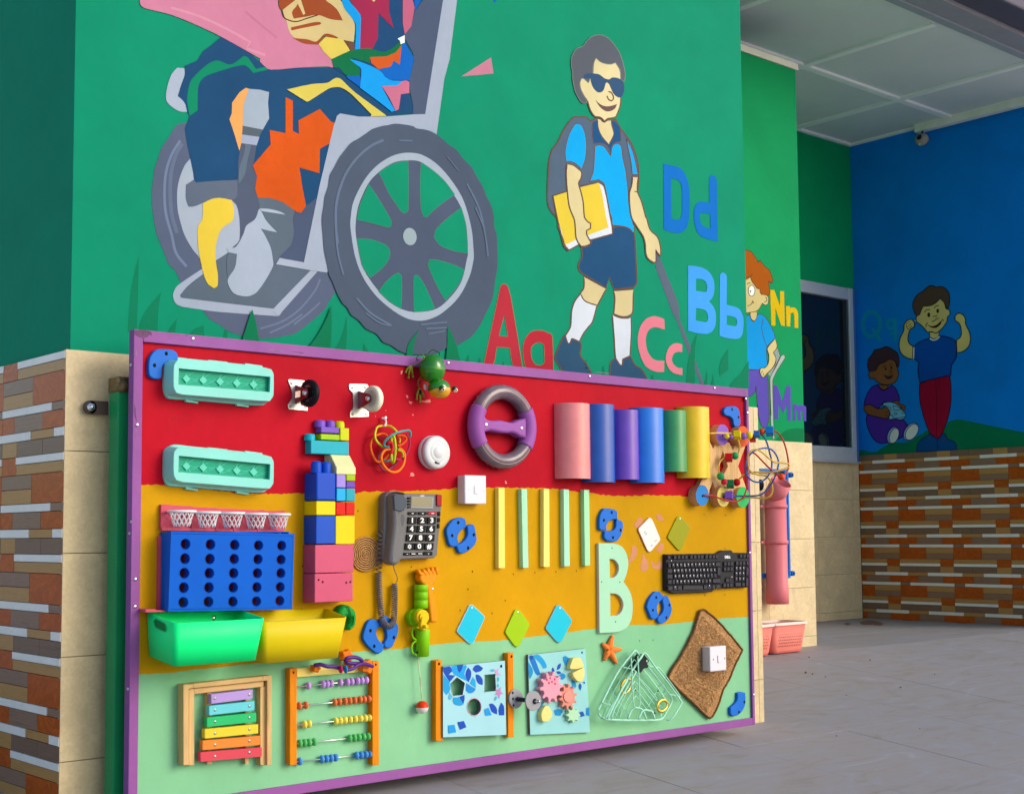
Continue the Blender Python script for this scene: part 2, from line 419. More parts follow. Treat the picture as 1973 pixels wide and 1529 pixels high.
# ---- middle wall
GREEN2 = pt('#00965C', .06)
mid = thing('middle_wall', 'green wall with the painted boy on a crutch, beige tiles below, right of the mural block', 'wall', (5.2, 4.6, 0))
b = MB(); b.box((4.175, Y_MID, DADO - .01), (6.116, 5.6, 3.187), GREEN2); b.build('plaster', mid)
b = MB(); b.box((4.2, Y_MID + .003, 0), (6.15, 5.59, DADO - .0101), mat('#8D8474', .8)); b.build('masonry', mid)
beige_rows(mid, DADO, 0, [(4.3, 4.7), (4.7, 5.1), (5.1, 5.37), (5.37, 5.77), (5.77, 6.17)], 'x', Y_MTILE)
b = MB(); b.box((4.5, Y_MID - .012, 3.168), (6.128, Y_MID - .0005, 3.205), mat('#C9CBC4', .5)); b.build('ceiling_trim', mid)
# ---- recessed wall with window
rec = thing('recessed_wall', 'dark green recessed wall around the aluminium window, beige tiles below', 'wall', (7.2, 5.8, 0))
GREEN3 = pt('#009A62', .06, 1.05)
b = MB(); b.box((6.1, Y_REC, 2.352), (8.34, 6.1, 3.43), GREEN3); b.box((6.1, Y_REC, 1.10), (7.55, 6.1, 2.3519), GREEN3); b.build('plaster', rec)
b = MB(); b.box((6.1, Y_REC + .003, 0), (8.33, 6.09, DADO - .0101), mat('#8D8474', .8)); b.build('masonry', rec)
beige_rows(rec, DADO, 0, [(7.02, 7.42), (7.42, 7.82), (7.82, 8.24), (8.24, 8.318)], 'x', Y_RTILE)
b = MB(); b.box((6.2, Y_REC + .14, 1.1), (8.3, Y_REC + .17, 2.35), mat('#0A0E14', .9)); b.build('window_reveal', rec)
win = thing('window', 'dark glass window in a grey aluminium frame beside the blue wall', 'window', (7.95, 5.79, 1.1))
ALU = mat('#C2CCD6', .35, .05, 30., metal=.35)
wx0, wx1, wz0, wz1 = 7.30, 8.262, 1.104, 2.345
def wbar(n, lo, hi): q = MB(); q.box(lo, hi, ALU); q.build(n, win, bevel=.004)
wbar('frame_rail', (wx0, 5.765, wz1 - .085), (wx1 - .0501, 5.83, wz1)); wbar('frame_rail', (wx0, 5.755, wz0), (wx1 - .0501, 5.83, wz0 + .10))
wbar('frame_stile', (wx1 - .05, 5.76, wz0), (wx1, 5.835, wz1)); wbar('sill_lip', (wx0, 5.742, wz0 - .012), (wx1 + .02, 5.80, wz0 - .001))
b = MB(); b.box((wx1 - .072, 5.772, wz0 + .1), (wx1 - .0505, 5.80, wz1 - .085), mat('#3A4450', .4)); b.build('gasket', win)
b = MB(); b.box((wx0, 5.80, wz0 + .09), (wx1 - .05, 5.806, wz1 - .08), GLASS); b.build('pane', win)
b = MB(); b.box((wx1 + .001, 5.785, wz0), (8.321, 5.799, wz1), mat('#3D6DA8', .6)); b.build('edge_filler', win)
# ---- blue wall
BLUE = pt('#0C84F8', .06, 1.1)
blue = thing('blue_wall', 'blue wall painted with two boys, striped wood and white tiles below', 'wall', (8.33, 4.8, 0))
BZ = 1.152
b = MB(); b.box((X_BLUE, 4.2, BZ - .004), (8.6, 6.1, 3.43), BLUE); b.build('plaster', blue)
b = MB(); b.box((X_BLUE + .001, 4.2, -.3), (8.59, 6.09, BZ - .0045), mat('#7A6E60', .8)); b.build('masonry', blue)
ztop = 1.021 + (HT['r5'] + HT['r6'] + HT['r7'] + HT['r8']) * TH
strips(blue, ztop, -.12, BZ, 5.477, -1, 4.21, 5.788, X_BTILE, True)
# ---- veranda ceiling
ZC = 3.417
ceil = MB(); ceil.box((4.2, 4.02, ZC + .012), (8.6, 6.1, ZC + .06), mat('#888888', .8)); ceilo = struct(ceil.build('ceiling'))
CP = mat('#DCE0E0', .6, .05, 3.0); CB = mat('#FFFFFA', .55, .05, 8.0)
cxs = [4.64, 5.65, 6.66, 7.67, 8.33]; cys = [4.035, 4.955, 5.80]
for i in range(4):
    for j in range(2):
        piece('ceiling_panel', (cxs[i] + .004, cys[j] + .004, ZC), (cxs[i + 1] - .004, cys[j + 1] - .004, ZC + .011), CP, ceilo)
for x in cxs[1:4]:
    for j in range(2): piece('ceiling_batten', (x - .024, cys[j] + .025, ZC - .016), (x + .024, cys[j + 1] - .025, ZC + .004), CB, ceilo)
for i in range(4): piece('ceiling_batten', (cxs[i], cys[1] - .024, ZC - .0165), (cxs[i + 1], cys[1] + .024, ZC + .0045), CB, ceilo)
for i in range(4): piece('ceiling_batten', (cxs[i], 5.770, ZC - .018), (cxs[i + 1], 5.799, ZC + .003), CB, ceilo)
piece('ceiling_batten', (8.30, 4.04, ZC - .0175), (8.3315, 5.769, ZC + .0035), CB, ceilo)
bm_ = thing('fascia_beam', 'dark grey fascia and gutter along the outer edge of the veranda ceiling', 'beam', (6.5, 3.95, 3.4))
b = MB(); b.box((4.18, 3.975, ZC - .02), (9.2, 4.03, ZC + .02), mat('#9DA3AC', .5)); b.build('edge_trim', bm_, bevel=.004)
b = MB(); b.box((4.18, 3.84, ZC - .012), (9.2, 3.974, ZC + .30), mat('#9A98A4', .6)); b.build('fascia', bm_)
b = MB(); b.box((4.18, 3.66, ZC + .01), (9.2, 3.839, ZC + .25), mat('#5A5766', .5)); b.build('gutter', bm_, bevel=.01)
rf = MB(); rf.box((4.19, 3.86, ZC + .32), (9.2, 7, ZC + .42), mat('#8A8A8A', .7)); struct(rf.build('unseen_roof'))  # unseen slab, added so the ceiling is lit only from below
# ---- striplight on blue wall with loose fitting
lt = thing('strip_light', 'unlit white batten light with a dangling lamp holder, high on the blue wall', 'light', PX(1790, 245, 8.29))
c0 = PX(1762, 240, 8.27); c1 = PX(1762, 256, 8.27)
b = MB(); b.box((8.262, 3.9, c1.z), (8.318, c0.y, c0.z), mat('#F4F2EA', .5)); b.build('batten', lt, bevel=.004)
hc = PX(1776, 269, 8.25)
b = MB(); b.ball(hc, (.035, .052, .042), mat('#A89E98', .6), 12, 8); b.ball(hc + Vector((-.02, 0, .008)), (.02, .024, .022), mat('#2A2230', .6), 10, 6)
b.ball(hc + Vector((-.02, .004, -.034)), .006, mat('#E8F0F8', .3), 8, 6); b.build('lamp_holder', lt)
b = MB(); b.tube([hc + Vector((-.01, .005, .02)), hc + Vector((-.012, -.008, .035)), hc + Vector((0, -.012, .055))], .006, mat('#4A2438', .5)); b.tube([hc + Vector((.01, .012, .02)), hc + Vector((0, .0, .035)), hc + Vector((0, -.002, .055))], .006, mat('#7A7C90', .5)); b.build('wires', lt)

# ================================================================== PAINTED FIGURES (flat paint on the plaster, each colour a thin coat)
PLM = ('Y', Y_MURAL); PLN = ('Y', Y_MID); PLB = ('X', X_BLUE)
def onp(plane, x, y, off):
    return PY(x, y, plane[1] - off) if plane[0] == 'Y' else PX(x, y, plane[1] - off)
class Paint:
    STEP = .00006
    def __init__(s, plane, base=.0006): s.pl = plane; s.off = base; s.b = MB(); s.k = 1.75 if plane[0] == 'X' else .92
    def area(s, hexc, pts, sm=True, holes=(), line=None, lw=1.6, k=4, amt=.07):
        if isinstance(pts, str): pts = S(pts)
        if sm: pts = smooth(pts, True, k)
        hs = [smooth(S(h) if isinstance(h, str) else h, True, k) if sm else (S(h) if isinstance(h, str) else h) for h in holes]
        s.off += s.STEP
        s.b.tess([[onp(s.pl, x, y, s.off) for x, y in lp] for lp in [pts] + hs], pt(hexc, amt, s.k))
        if line:
            s.line(line, pts, lw, True, False)
            for h in hs: s.line(line, h, lw, True, False)
        return s
    def line(s, hexc, pts, w, closed=False, sm=True, amt=.07):
        if isinstance(pts, str): pts = S(pts)
        if sm: pts = smooth(pts, closed, 4)
        s.off += s.STEP; mt = pt(hexc, amt, s.k)
        for q in ribbon(pts, w, closed): s.b.face([onp(s.pl, x, y, s.off) for x, y in q], mt)
        return s
    def done(s, name, parent, label=None): return s.b.build(name, parent, label=label, fix=False)
# grass along the mural foot
q = Paint(PLM, .0003)
for t_ in ("D 85,470 80,800 65,1180 -20,1180 5,830 45,620", "D 300,800 275,950 262,1200 75,1200 100,1080 170,950", "D 450,1055 440,1110 430,1200 350,1200 400,1110",
           "D 700,1115 715,1250 560,1220 600,1160", "D 925,1095 930,1260 880,1250 900,1170", "F 190,930 192,1150 180,1380 -20,1380 60,1220 130,1080",
           "F 335,1035 338,1200 322,1400 195,1380 265,1270 310,1150", "F 495,1285 545,1370 510,1400 492,1350", "J 1695,455 1672,620 1672,960 1588,960 1605,740 1645,560",
           "J 1790,800 1790,960 1755,960", "J 1990,600 1930,690 1902,780 1910,860 1990,800", "J 800,755 832,870 790,870", "J 1845,840 1862,990 1820,990", "J 1270,845 1295,920 1245,910",
           "J 640,700 655,800 625,780", "O -100,900 0,790 60,735 135,620 186,530 186,960 -100,960", "L 20,1215 35,1320 -30,1320", "L 165,1250 185,1330 145,1320", "L 465,1300 475,1350 455,1345"):
    q.area('#007E5C', t_, k=3)
q.done('painted_grass', wall)

# wheelchair and rider
W = Paint(PLM)
W.area('#596580', "C 540,180 480,190 430,215 400,270 370,320 320,390 290,450 270,520 240,600 225,690 215,770 210,860 213,980 230,1110 255,1240 300,1350 340,1450 D 370,540 430,600 480,700 600,900 700,985 760,1060 850,1110 950,1180 1070,1215 1240,1245 1400,1232 1560,1200 1640,1150 1740,1070 1850,970 1890,900 1960,790 2050,600 2050,100 C 1800,300 1000,200")
W.line('#7382A2', "C 480,350 400,480 345,650 330,850 345,1050 400,1250 D 440,430 540,560", 5); W.line('#66748F', "C 500,380 440,480 395,650 385,850 400,1050 450,1230", 7)
for t_ in ("D 1240,1150 1450,1080 1620,960 1760,790 1810,680", "D 1330,1190 1500,1110 1640,1010", "D 1560,1110 1700,1000 1810,900"): W.line('#6D7B98', t_, 3.2)
W.area('#A6B3C6', "C 575,520 605,600 605,700 640,760 1025,900 1045,1100 1045,1290 930,1420 D 925,640 915,720 880,760 830,775 700,640 670,490 600,400 520,260 480,130 C 455,1000 450,850 470,720 520,590")
W.area('#5B6A7C', "D 660,600 480,820 480,858 1370,957 1725,598 1380,545 1380,480 1000,380 900,450", sm=False)
W.area('#A3B0C6', "D 690,580 560,665 450,745 415,810 418,875 450,920 520,945 850,990 1405,1030 1450,985 1790,600 1720,596 1365,960 850,900 484,856 478,830 560,735 695,632")
W.line('#8793AB', "D 1360,985 1405,1028", 1.2)
W.area('#4B5975', "C 1680,960 1830,830 1660,1500 1420,1460 1540,1340 1560,1220 1550,1100 1570,1030", sm=False)
W.area('#1F4C76', [(426, 71), (450, 84), (483, 104), (518, 134), (572, 131), (648, 130), (671, 150), (704, 175), (742, 203), (762, 212), (771, 181), (789, 179), (796, 205), (795, 220), (750, 223), (716, 225), (691, 225), (653, 219), (650, 232), (622, 372), (590, 397), (500, 380), (489, 313), (462, 292), (458, 346), (376, 352), (360, 274), (356, 248), (365, 225), (361, 216), (354, 200), (343, 184), (354, 152), (356, 127), (380, 117), (391, 99), (406, 88)], sm=False)
W.area('#0A8A66', "A 1440,880 1422,770 1430,680 1455,605 1550,510 1640,460 1730,490 1780,480 1850,425 B 110,440 170,525 260,503 275,527 150,555 90,497 20,505 A 1840,490 1730,522 1570,575 1510,640 1500,760 1500,840", k=3)
W.area('#A6B4CA', "A 1345,515 1400,520 1400,575 1370,660 1350,730 1400,780 1420,850 1360,845 1290,800 1260,750 1270,660 1300,570")
W.area('#E8A862', "A 1865,668 1892,675 1855,780 1842,960 1835,1090 1817,1145 1780,1020 1742,905 1760,860 1762,780 1820,700", sm=False)
W.area('#9FAFC2', "B 115,675 200,682 270,700 262,780 270,900 222,985 70,957 75,800", sm=False)
W.area('#56656F', "B 70,955 223,985 193,1042 65,1022", sm=False); W.area('#9DAAC6', "B 65,1022 197,1040 175,1105 60,1088", sm=False)
W.area('#505C74', "C 1060,375 1205,395 1180,550 1172,600 1210,700 1190,800 1240,990 1200,1095 1120,1155 1080,1250 1020,1345 990,1360 1045,1290 1045,1100 1020,970 970,915 1020,880 1025,780 1040,730 1030,580 1045,450")
W.area('#5E7083', "C 1100,385 1155,395 1120,530 1100,650 1060,730 1032,760 1040,620 1085,480")
W.area('#5E6B80', "C 535,770 610,720 625,748 860,730 1025,730 1025,780 1020,880 970,915 850,895 750,920 690,945 610,975 560,975 535,900")
W.area('#E0C544', "C 695,945 780,905 860,895 970,915 990,1010 975,1110 880,1180 840,1260 D 812,410 825,560 838,640 835,740 800,766 740,720 700,620 670,490 650,370 645,200 665,150 690,110 695,30")
W.area('#5C6B7C', "C 1215,890 1330,890 1450,920 1570,1020 1550,1100 1560,1220 1530,1340 1440,1430 1390,1500 1340,1500 1230,1300 1200,1100 1235,990")
W.area('#5E6C7E', "D 935,430 1025,438 1010,560 932,670 922,600 922,500")
W.area('#A3B2C7', "C 1235,1000 1260,1040 1290,1100 1340,1160 1400,1220 1320,1205 1245,1185 1290,1260 1340,1370 1360,1480 D 1360,560 1290,690 1210,800 1150,835 1090,843 1000,820 950,760 932,680 1000,570 1020,440 940,425 920,385 1010,370 1080,250 1110,170 1190,110 1225,20")
W.area('#A9B6CA', "C 1235,995 1330,1000 1430,1025 1482,1055 1370,1037 1260,1020")
W.area('#D4581C', "B 395,740 450,765 450,995 497,1018 492,915 655,828 740,925 772,935 745,1080 655,1130 652,1315 500,1272 C 1640,790 1675,970 1630,1035 1590,1030 1450,930 1330,895 1215,890 1190,800 1210,690 1170,585 1340,385 1330,250 1480,280", sm=False, amt=.13)
W.area('#4D5B76', "B 1440,0 1600,0 1455,868 1360,872 1365,810 1340,690 1335,600 1372,450 1360,400 1300,290 1300,260 1350,200 1375,90", sm=False)
W.area('#A3B0C6', "B 810,862 950,886 1150,886 1360,870 1455,867 1600,-60 1700,-60 1697,0 1640,450 1600,600 1540,1030 1200,1100 900,1200 760,1400 D 1840,0 1832,200 1860,470 1888,545 1885,605 1870,617 1730,597 1390,538 1425,478 1655,520 B 655,1400 760,960 785,880", sm=False)
W.area('#C9809F', [(269, -20), (270, 8), (282, 17), (327, 28), (373, 46), (426, 71), (501, 113)] + S("B 200,470 280,530 480,515 700,505 755,515 745,455 640,335 440,262 405,160 340,50 345,-60"), k=3, amt=.10)
W.line('#D18FA8', "A 1300,60 1500,120 1700,210 1900,320 B 100,370 240,420", 5); W.line('#BC7596', "B 90,90 220,200 330,290", 4)
W.area('#1F4A78', "B 810,-60 1450,-60 1440,0 1375,90 1350,200 1300,260 1300,290 1372,450 1335,610 1335,705 1262,830 1225,848 960,665 860,580 760,515 745,440 880,390 930,300", sm=False)
W.area('#CFBC86', "B 345,-60 375,90 402,165 435,260 520,320 640,335 690,265 740,265 830,310 912,322 922,210 905,140 840,60 800,-60")
W.area('#9C4C2B', "B 345,-60 343,20 350,62 372,78 420,40 480,-10 500,-60"); W.area('#9C4C2B', "B 490,-60 700,-60 700,0 750,40 790,80 830,157 740,148 640,115 540,130 457,143 445,90 485,35")
W.area('#D3C089', "B 485,-10 508,-10 545,105 530,115 485,25", sm=False)
W.area('#9C4C2B', "B 435,210 600,172 650,168 668,178 650,190 520,215 440,233"); W.area('#9C4C2B', "B 450,290 560,300 620,318 650,300 690,260 740,262 798,287 760,287 690,275 640,340 540,332")
W.line('#5A3430', "B 365,85 380,130 420,155 480,165 560,140 640,115", 2.2); W.line('#4A3438', "B 800,-20 850,50 905,140 930,210 925,380", 1.8)
W.area('#DAC65C', "B 645,335 700,280 830,300 885,385 800,425 745,452 690,400", sm=False); W.area('#6B4A40', "B 835,305 915,320 920,382 885,387", sm=False)
W.area('#0F9CEB', "B 812,-40 875,-40 880,10 930,70 965,120 968,230 960,375 922,377 930,200 900,140 840,60")
W.area('#9E2C52', "B 880,-40 1180,-40 1180,90 1215,215 1100,100 1095,290 1055,372 960,372 968,120 930,70 885,10", sm=False); W.area('#CFBC86', "B 1030,-20 1095,-20 1065,17", sm=False)
W.area('#C06484', "B 1285,-40 1350,-40 1375,60 1350,200 1300,262 1285,180", sm=False); W.area('#0F62C0', "B 1368,-40 1450,-40 1378,82", sm=False)
W.area('#0F62C0', "B 860,575 960,575 968,640 955,660 860,590", sm=False)
W.area('#0C7048', "B 745,450 880,390 1020,368 1130,395 1200,370 1265,315 1278,340 1240,400 1160,430 1035,440 1035,480 900,440 960,530 955,575 860,575 800,515 760,515", k=3)
W.area('#0F66C4', "B 1275,345 1300,325 1370,440 1335,612 1180,607 1100,530 1195,505 1215,460 1262,490", sm=False)
W.area('#CE5B26', "B 1035,435 1160,430 1230,400 1275,345 1262,492 1215,460 1195,505 1100,527 1045,480", sm=False)
W.area('#159DEE', "B 880,450 960,470 1100,530 1180,605 1290,615 1250,650 1125,660 1180,760 1228,842 1200,850 1100,770 960,667 970,530 930,490", k=3)
W.area('#C4708F', "B 1125,655 1240,650 1280,620 1310,612 1335,625 1335,707 1270,717 1255,830 1230,842 1180,740", k=3); W.area('#E8F0F0', "B 1245,295 1300,268 1300,325 1270,338 1262,310", sm=False)
W.area('#D2C45A', "B 405,680 590,640 710,630 760,600 790,592 820,605 920,700 1150,870 1160,882 1040,884 1048,870 900,720 830,672 780,662 720,675 570,770 550,770", k=3)
# near wheel
W.area('#4F5C72', "E 720,205 800,190 900,200 970,215 1000,235 1100,250 1180,285 1250,340 1300,385 1380,440 1440,520 1520,600 1570,690 1630,790 1660,870 1710,970 1735,1080 1738,1170 1762,1250 1770,1450 F 1770,560 1745,700 1720,870 1650,1020 1600,1120 1520,1225 1450,1270 1380,1310 1290,1330 1200,1380 1050,1395 950,1390 850,1368 760,1310 680,1275 620,1200 520,1150 450,1070 380,1020 340,950 290,900 235,790 200,700 170,640 145,520 120,400 108,250 E 98,1100 115,980 128,880 160,780 175,680 220,600 260,520 320,440 380,370 450,330 530,275 580,240 680,210", k=3)
W.area('#A3B2C4', "E 900,466 1050,485 1200,580 1340,740 1450,930 1520,1180 1542,1400 F 1540,500 1500,660 1400,850 1250,995 1120,1060 1000,1073 880,1040 740,950 600,820 480,640 410,440 375,220 E 372,1100 400,930 500,730 620,590 760,500")
W.area('#4F5B74', "E 930,537 1050,558 1200,680 1350,860 1430,1010 1480,1250 1488,1420 F 1480,480 1430,690 1330,840 1190,960 1000,992 850,960 700,860 540,660 470,500 428,300 E 420,1150 450,960 540,760 640,650 780,560")
for t_ in ("E 640,655 760,575 920,538 925,700 922,1010 885,1043 850,1020 740,860 680,730", "E 1040,558 1110,600 1200,670 1280,750 1362,862 1200,980 1095,1080 1065,1070 1042,1000 1032,800", "E 1425,985 1465,1130 1480,1250 1485,1422 1360,1400 1230,1350 1165,1270 1185,1190 1300,1080",
           "F 1120,492 1200,498 1350,540 1458,590 1400,730 1275,882 1200,760 1110,560", "F 985,640 1020,650 1080,740 1175,955 1100,980 975,992 970,800 972,660", "F 830,618 858,650 862,800 854,962 740,890 640,797 700,710 780,640",
           "F 432,295 560,300 690,345 745,400 740,480 680,570 555,667 480,540", "E 545,762 640,900 740,1070 762,1130 750,1175 700,1170 560,1130 435,1105 460,960"):
    W.area('#00916F', t_, line='#5C7A72', lw=.8, k=3)
W.area('#9CB0BA', ell(936, 275, 64, 83, -8, 24, 'F'), sm=False)
for t_, w_ in (("E 685,345 560,405 420,530 310,700 240,930 232,1150 250,1330", 5), ("F 232,200 240,330 260,470 305,640", 3.5), ("E 1480,760 1600,1010 1660,1300 1675,1450", 3.5), ("E 830,350 960,352", 3),
               ("F 430,860 560,1000 760,1120", 4), ("F 520,1000 640,1090 740,1120", 3), ("F 1040,1112 1290,1088", 3), ("F 1090,1150 1290,1140", 3), ("F 1110,1200 1270,1170", 2.5), ("E 1290,500 1400,640", 2), ("F 1560,0 1640,200 1680,460", 3)):
    W.line('#64748F', t_, w_)
for t_ in ("D 1165,965 1178,1010 1205,1120 1232,1290 1060,1280 1090,1190 1150,1000", "F 1022,1160 975,1290 960,1420 900,1420 925,1290", "F 1295,1118 1350,1230 1385,1330 1415,1460 1278,1460 1290,1300", "D 1915,930 1918,1150 1890,1360 1690,1340 1790,1200 1870,1050"):
    W.area('#007A54', t_, k=3)
W.done('painted_wheelchair', wall, 'painted child riding a grey wheelchair')
q = Paint(PLM); q.area('#C47F98', [(889, 147.5), (946, 111), (951, 142)], sm=False); q.done('painted_triangle', wall, 'small painted pink triangle')
q = Paint(PLM); q.area('#1B62C4', [(946, -12), (966, -12), (953, 6)], sm=False); q.done('painted_triangle', wall, 'small painted blue triangle')

# boy with dark glasses, book and cane
LN = '#6A5148'
Bq = Paint(PLM)
Bq.area('#5A6A7E', "I 1565,650 1590,590 1575,430 1640,560 1760,850 1880,1150 J 1530,330 1640,600 1770,970 1738,970 1630,700 1495,325 1470,290", sm=False)
for t_ in ("I 600,790 905,955 850,1060 780,1190 680,1165 590,1110 545,1030 600,940", "I 1003,985 1272,965 1265,1250 1240,1310 1160,1340 1080,1330 1005,1300 1020,1100"): Bq.area('#D3C594', t_, line=LN, lw=2.6)
for t_ in ("J 585,78 620,140 680,170 742,188 700,340 655,400 610,460 574,532 520,508 500,505 487,545 465,550 445,500 445,470 490,390 500,250 530,150", "J 888,278 960,305 1030,310 1066,295 1068,450 1055,667 985,700 982,755 958,752 918,682 905,500"): Bq.area('#D2DCEA', t_, line=LN, lw=2.4)
for t_ in ("J 435,465 462,548 487,552 500,508 575,535 592,580 580,660 640,740 700,850 660,900 480,900 410,805 345,700 350,650 400,530", "J 862,900 870,740 915,685 958,755 985,757 990,700 1062,675 1100,750 1170,800 1225,900"): Bq.area('#2E5475', t_, line=LN, lw=2.6)
Bq.area('#22517C', "I 985,215 995,130 1100,112 1215,145 1288,240 1302,500 1320,860 1280,940 1010,968 945,800 900,948 600,770 530,690 537,600 575,520 565,400 620,390 690,350 705,290", line=LN, lw=2.8)
Bq.area('#54687F', "H 460,42 540,40 620,35 690,92 770,50 800,70 960,90 1030,70 1100,200 1180,300 1260,430 1330,650 1345,850 1330,1050 1225,1075 1190,1300 700,1300 560,985 400,1060 180,1110 220,1400 120,1250 105,1050 120,700 160,500 240,390 300,260 380,130", line=LN, lw=2.6)
Bq.area('#00A9F0', "H 480,135 540,135 585,180 620,290 635,430 620,600 570,745 500,680 430,645 358,640 345,510 370,370 410,250", line=LN, lw=1.4)
Bq.area('#00A9F0', "H 745,440 800,420 870,438 920,500 965,572 972,500 985,440 1030,400 1090,410 1112,460 1130,600 1170,780 1200,1050 1215,1250 1270,1500 I 1285,100 1278,212 1210,140 1100,108 990,100 960,0 H 940,1300 880,960 800,890 675,915 725,780 740,600", line=LN, lw=1.8)
Bq.area('#1E5488', "H 718,110 785,78 800,200 850,320 940,412 1005,280 968,90 1030,105 1090,200 1100,372 1030,383 985,430 965,510 900,412 800,392 735,400 712,280", line=LN, lw=1.4)
Bq.area('#D8CB9A', "H 783,60 830,75 845,100 880,115 920,88 970,85 975,150 1005,260 985,320 938,412 850,310 800,200", line=LN, lw=1.2)
Bq.area('#00A9F0', "H 1178,335 1260,500 1310,700 1332,822 1258,818 1240,650 1200,460", line=LN, lw=1.6)
Bq.area('#D9E2EE', "H 805,925 872,975 905,1100 952,1350 I 975,0 988,215 700,297 640,300 400,435 345,380 300,250 240,100 H 700,1100", sm=False, line=LN, lw=2.6)
Bq.area('#E1C843', "H 180,1110 355,1060 470,1020 565,990 805,930 850,1100 900,1400 I 905,0 932,130 500,290 345,365 300,200 240,0 H 218,1300", sm=False)
Bq.line(LN, "H 805,928 860,965 890,1020 950,1350 I 985,130 990,215", 2.4); Bq.line(LN, "H 178,1108 235,1400 I 290,230 330,380 390,448", 2.6); Bq.line(LN, "H 178,1108 360,1050", 2.4); Bq.line(LN, "H 540,975 800,918", 2.2)
Bq.area('#D8CB9A', "H 370,672 450,690 520,740 568,790 560,870 528,940 560,1060 590,1200 605,1390 650,1460 I 690,70 690,140 635,170 640,230 695,330 680,358 620,382 565,387 520,330 490,250 480,100 H 465,1420 400,1250 370,1000 360,800", line=LN, lw=2.6)
Bq.area('#D8CB9A', "H 1262,845 1335,852 1325,1040 1380,1180 1440,1400 I 1450,0 1500,160 1600,260 1640,400 1640,520 1575,430 1580,590 1548,607 1470,550 1440,470 1432,350 1400,240 1300,90 1250,0 H 1225,1280 1218,1080 1250,960", line=LN, lw=2.4)
Bq.line(LN, "H 1285,1050 1330,1055", 2); Bq.line(LN, "I 1575,430 1620,505", 1.6)
Bq.area('#DDD2A2', "G 890,500 960,565 1100,605 1200,580 1272,700 1285,850 1285,1150 1270,1280 1225,1400 1190,1450 1080,1470 1030,1512 960,1450 870,1430 800,1330 760,1200 740,1170 700,1110 650,1010 632,920 645,850 680,820 740,800 840,760 850,600", line=LN, lw=2.4)
Bq.area('#5C626F', "G 680,328 740,250 820,175 900,148 990,150 1090,200 1180,300 1260,420 1310,560 1345,700 1352,800 1335,885 1283,845 1272,700 1200,582 1150,602 1090,608 1020,595 960,570 890,512 850,600 835,760 800,830 770,905 700,840 660,835 632,920 650,1010 700,1110 748,1172 742,1225 680,1222 630,1170 560,1030 522,850 520,740 500,620 510,490 560,390 620,345", line='#7A8A7C', lw=1.3)
Bq.area('#35557A', "G 688,805 715,770 760,755 820,752 930,765 980,795 1030,832 1100,848 1150,818 1230,825 1290,855 1325,900 1340,960 1335,1040 1300,1120 1250,1135 1180,1090 1130,1000 1100,925 1070,898 1045,905 1020,1000 980,1048 920,1052 860,1000 820,920 800,832 720,836")
Bq.line(LN, "G 1088,1043 1130,1055 1163,1110 1165,1160 1135,1190 1090,1165 1065,1110", 2.4)
Bq.area('#6A5254', "G 883,1170 930,1220 1000,1263 1080,1275 1160,1260 1224,1240 1190,1310 1120,1350 1050,1352 980,1310 920,1240")
Bq.done('painted_boy', wall, 'painted boy in dark glasses walking with book and cane')
def letters(parent, plane, name, items, label, line=None):
    q = Paint(plane, .0012)
    for hexc, o_, hs in items: q.area(hexc, o_, holes=hs, line=line, lw=.9)
    q.done(name, parent, label)
letters(wall, PLM, 'painted_letters', [('#B23040', "L 200,1420 215,1325 300,930 425,345 445,320 470,313 500,322 525,350 560,480 640,940 720,1440 590,1360 545,1130 380,1120 335,1345", ["L 475,705 522,987 410,975"]),
        ('#B42C3C', "L 765,1450 735,1330 720,1250 713,1130 740,1020 810,930 900,905 980,912 1040,940 1075,945 1092,985 1100,1150 1107,1470", ["L 920,1060 978,1080 985,1120 992,1300 970,1335 925,1352 870,1335 828,1260 818,1150 850,1090"])], 'painted red letters Aa', '#8A8858')
letters(wall, PLM, 'painted_letters', [('#0070CB', "K 315,208 450,238 580,280 660,380 710,520 727,700 725,1000 700,1180 640,1270 560,1307 460,1295 322,1255", ["K 435,440 530,460 585,510 608,600 612,800 610,980 585,1075 540,1098 442,1075"]),
        ('#0070CB', "K 1040,830 1040,470 1055,415 1090,388 1130,410 1155,450 1163,560 1178,1445 1000,1395 880,1330 820,1200 798,1050 810,900 860,825 940,806 1042,833", ["K 905,985 1055,1002 1060,1237 980,1215 910,1150 893,1060"])], 'painted dark blue letters Dd')
letters(wall, PLM, 'painted_letters', [('#43A0F4', "w 197,243 300,250 410,275 500,330 560,420 585,520 580,640 550,720 505,768 560,830 600,920 608,1020 600,1120 560,1200 500,1240 440,1247 330,1235 197,1200", ["w 315,435 390,440 450,475 478,540 470,620 440,632 312,612", "w 315,868 400,880 460,910 490,980 485,1050 450,1075 310,1048"]),
        ('#43A0F4', "w 660,1275 665,400 680,360 710,343 750,365 768,410 766,820 850,840 930,865 980,920 1010,1010 1015,1100 1000,1240 960,1305 900,1322 780,1310", ["w 768,975 850,990 905,1020 920,1070 910,1120 880,1135 768,1112"])], 'painted light blue letters Bb')
letters(wall, PLM, 'painted_letters', [('#E28094', "J 1380,320 1385,418 1300,395 1240,415 1210,470 1205,540 1220,620 1260,685 1310,712 1380,715 1378,820 1290,815 1200,760 1150,650 1128,520 1150,400 1200,325 1270,293 1330,300", []),
        ('#E28094', "J 1550,560 1550,632 1500,630 1465,655 1453,710 1475,755 1510,780 1552,785 1552,852 1470,830 1420,780 1395,700 1412,615 1450,565 1500,548", [])], 'painted pink letters Cc', '#A89080')

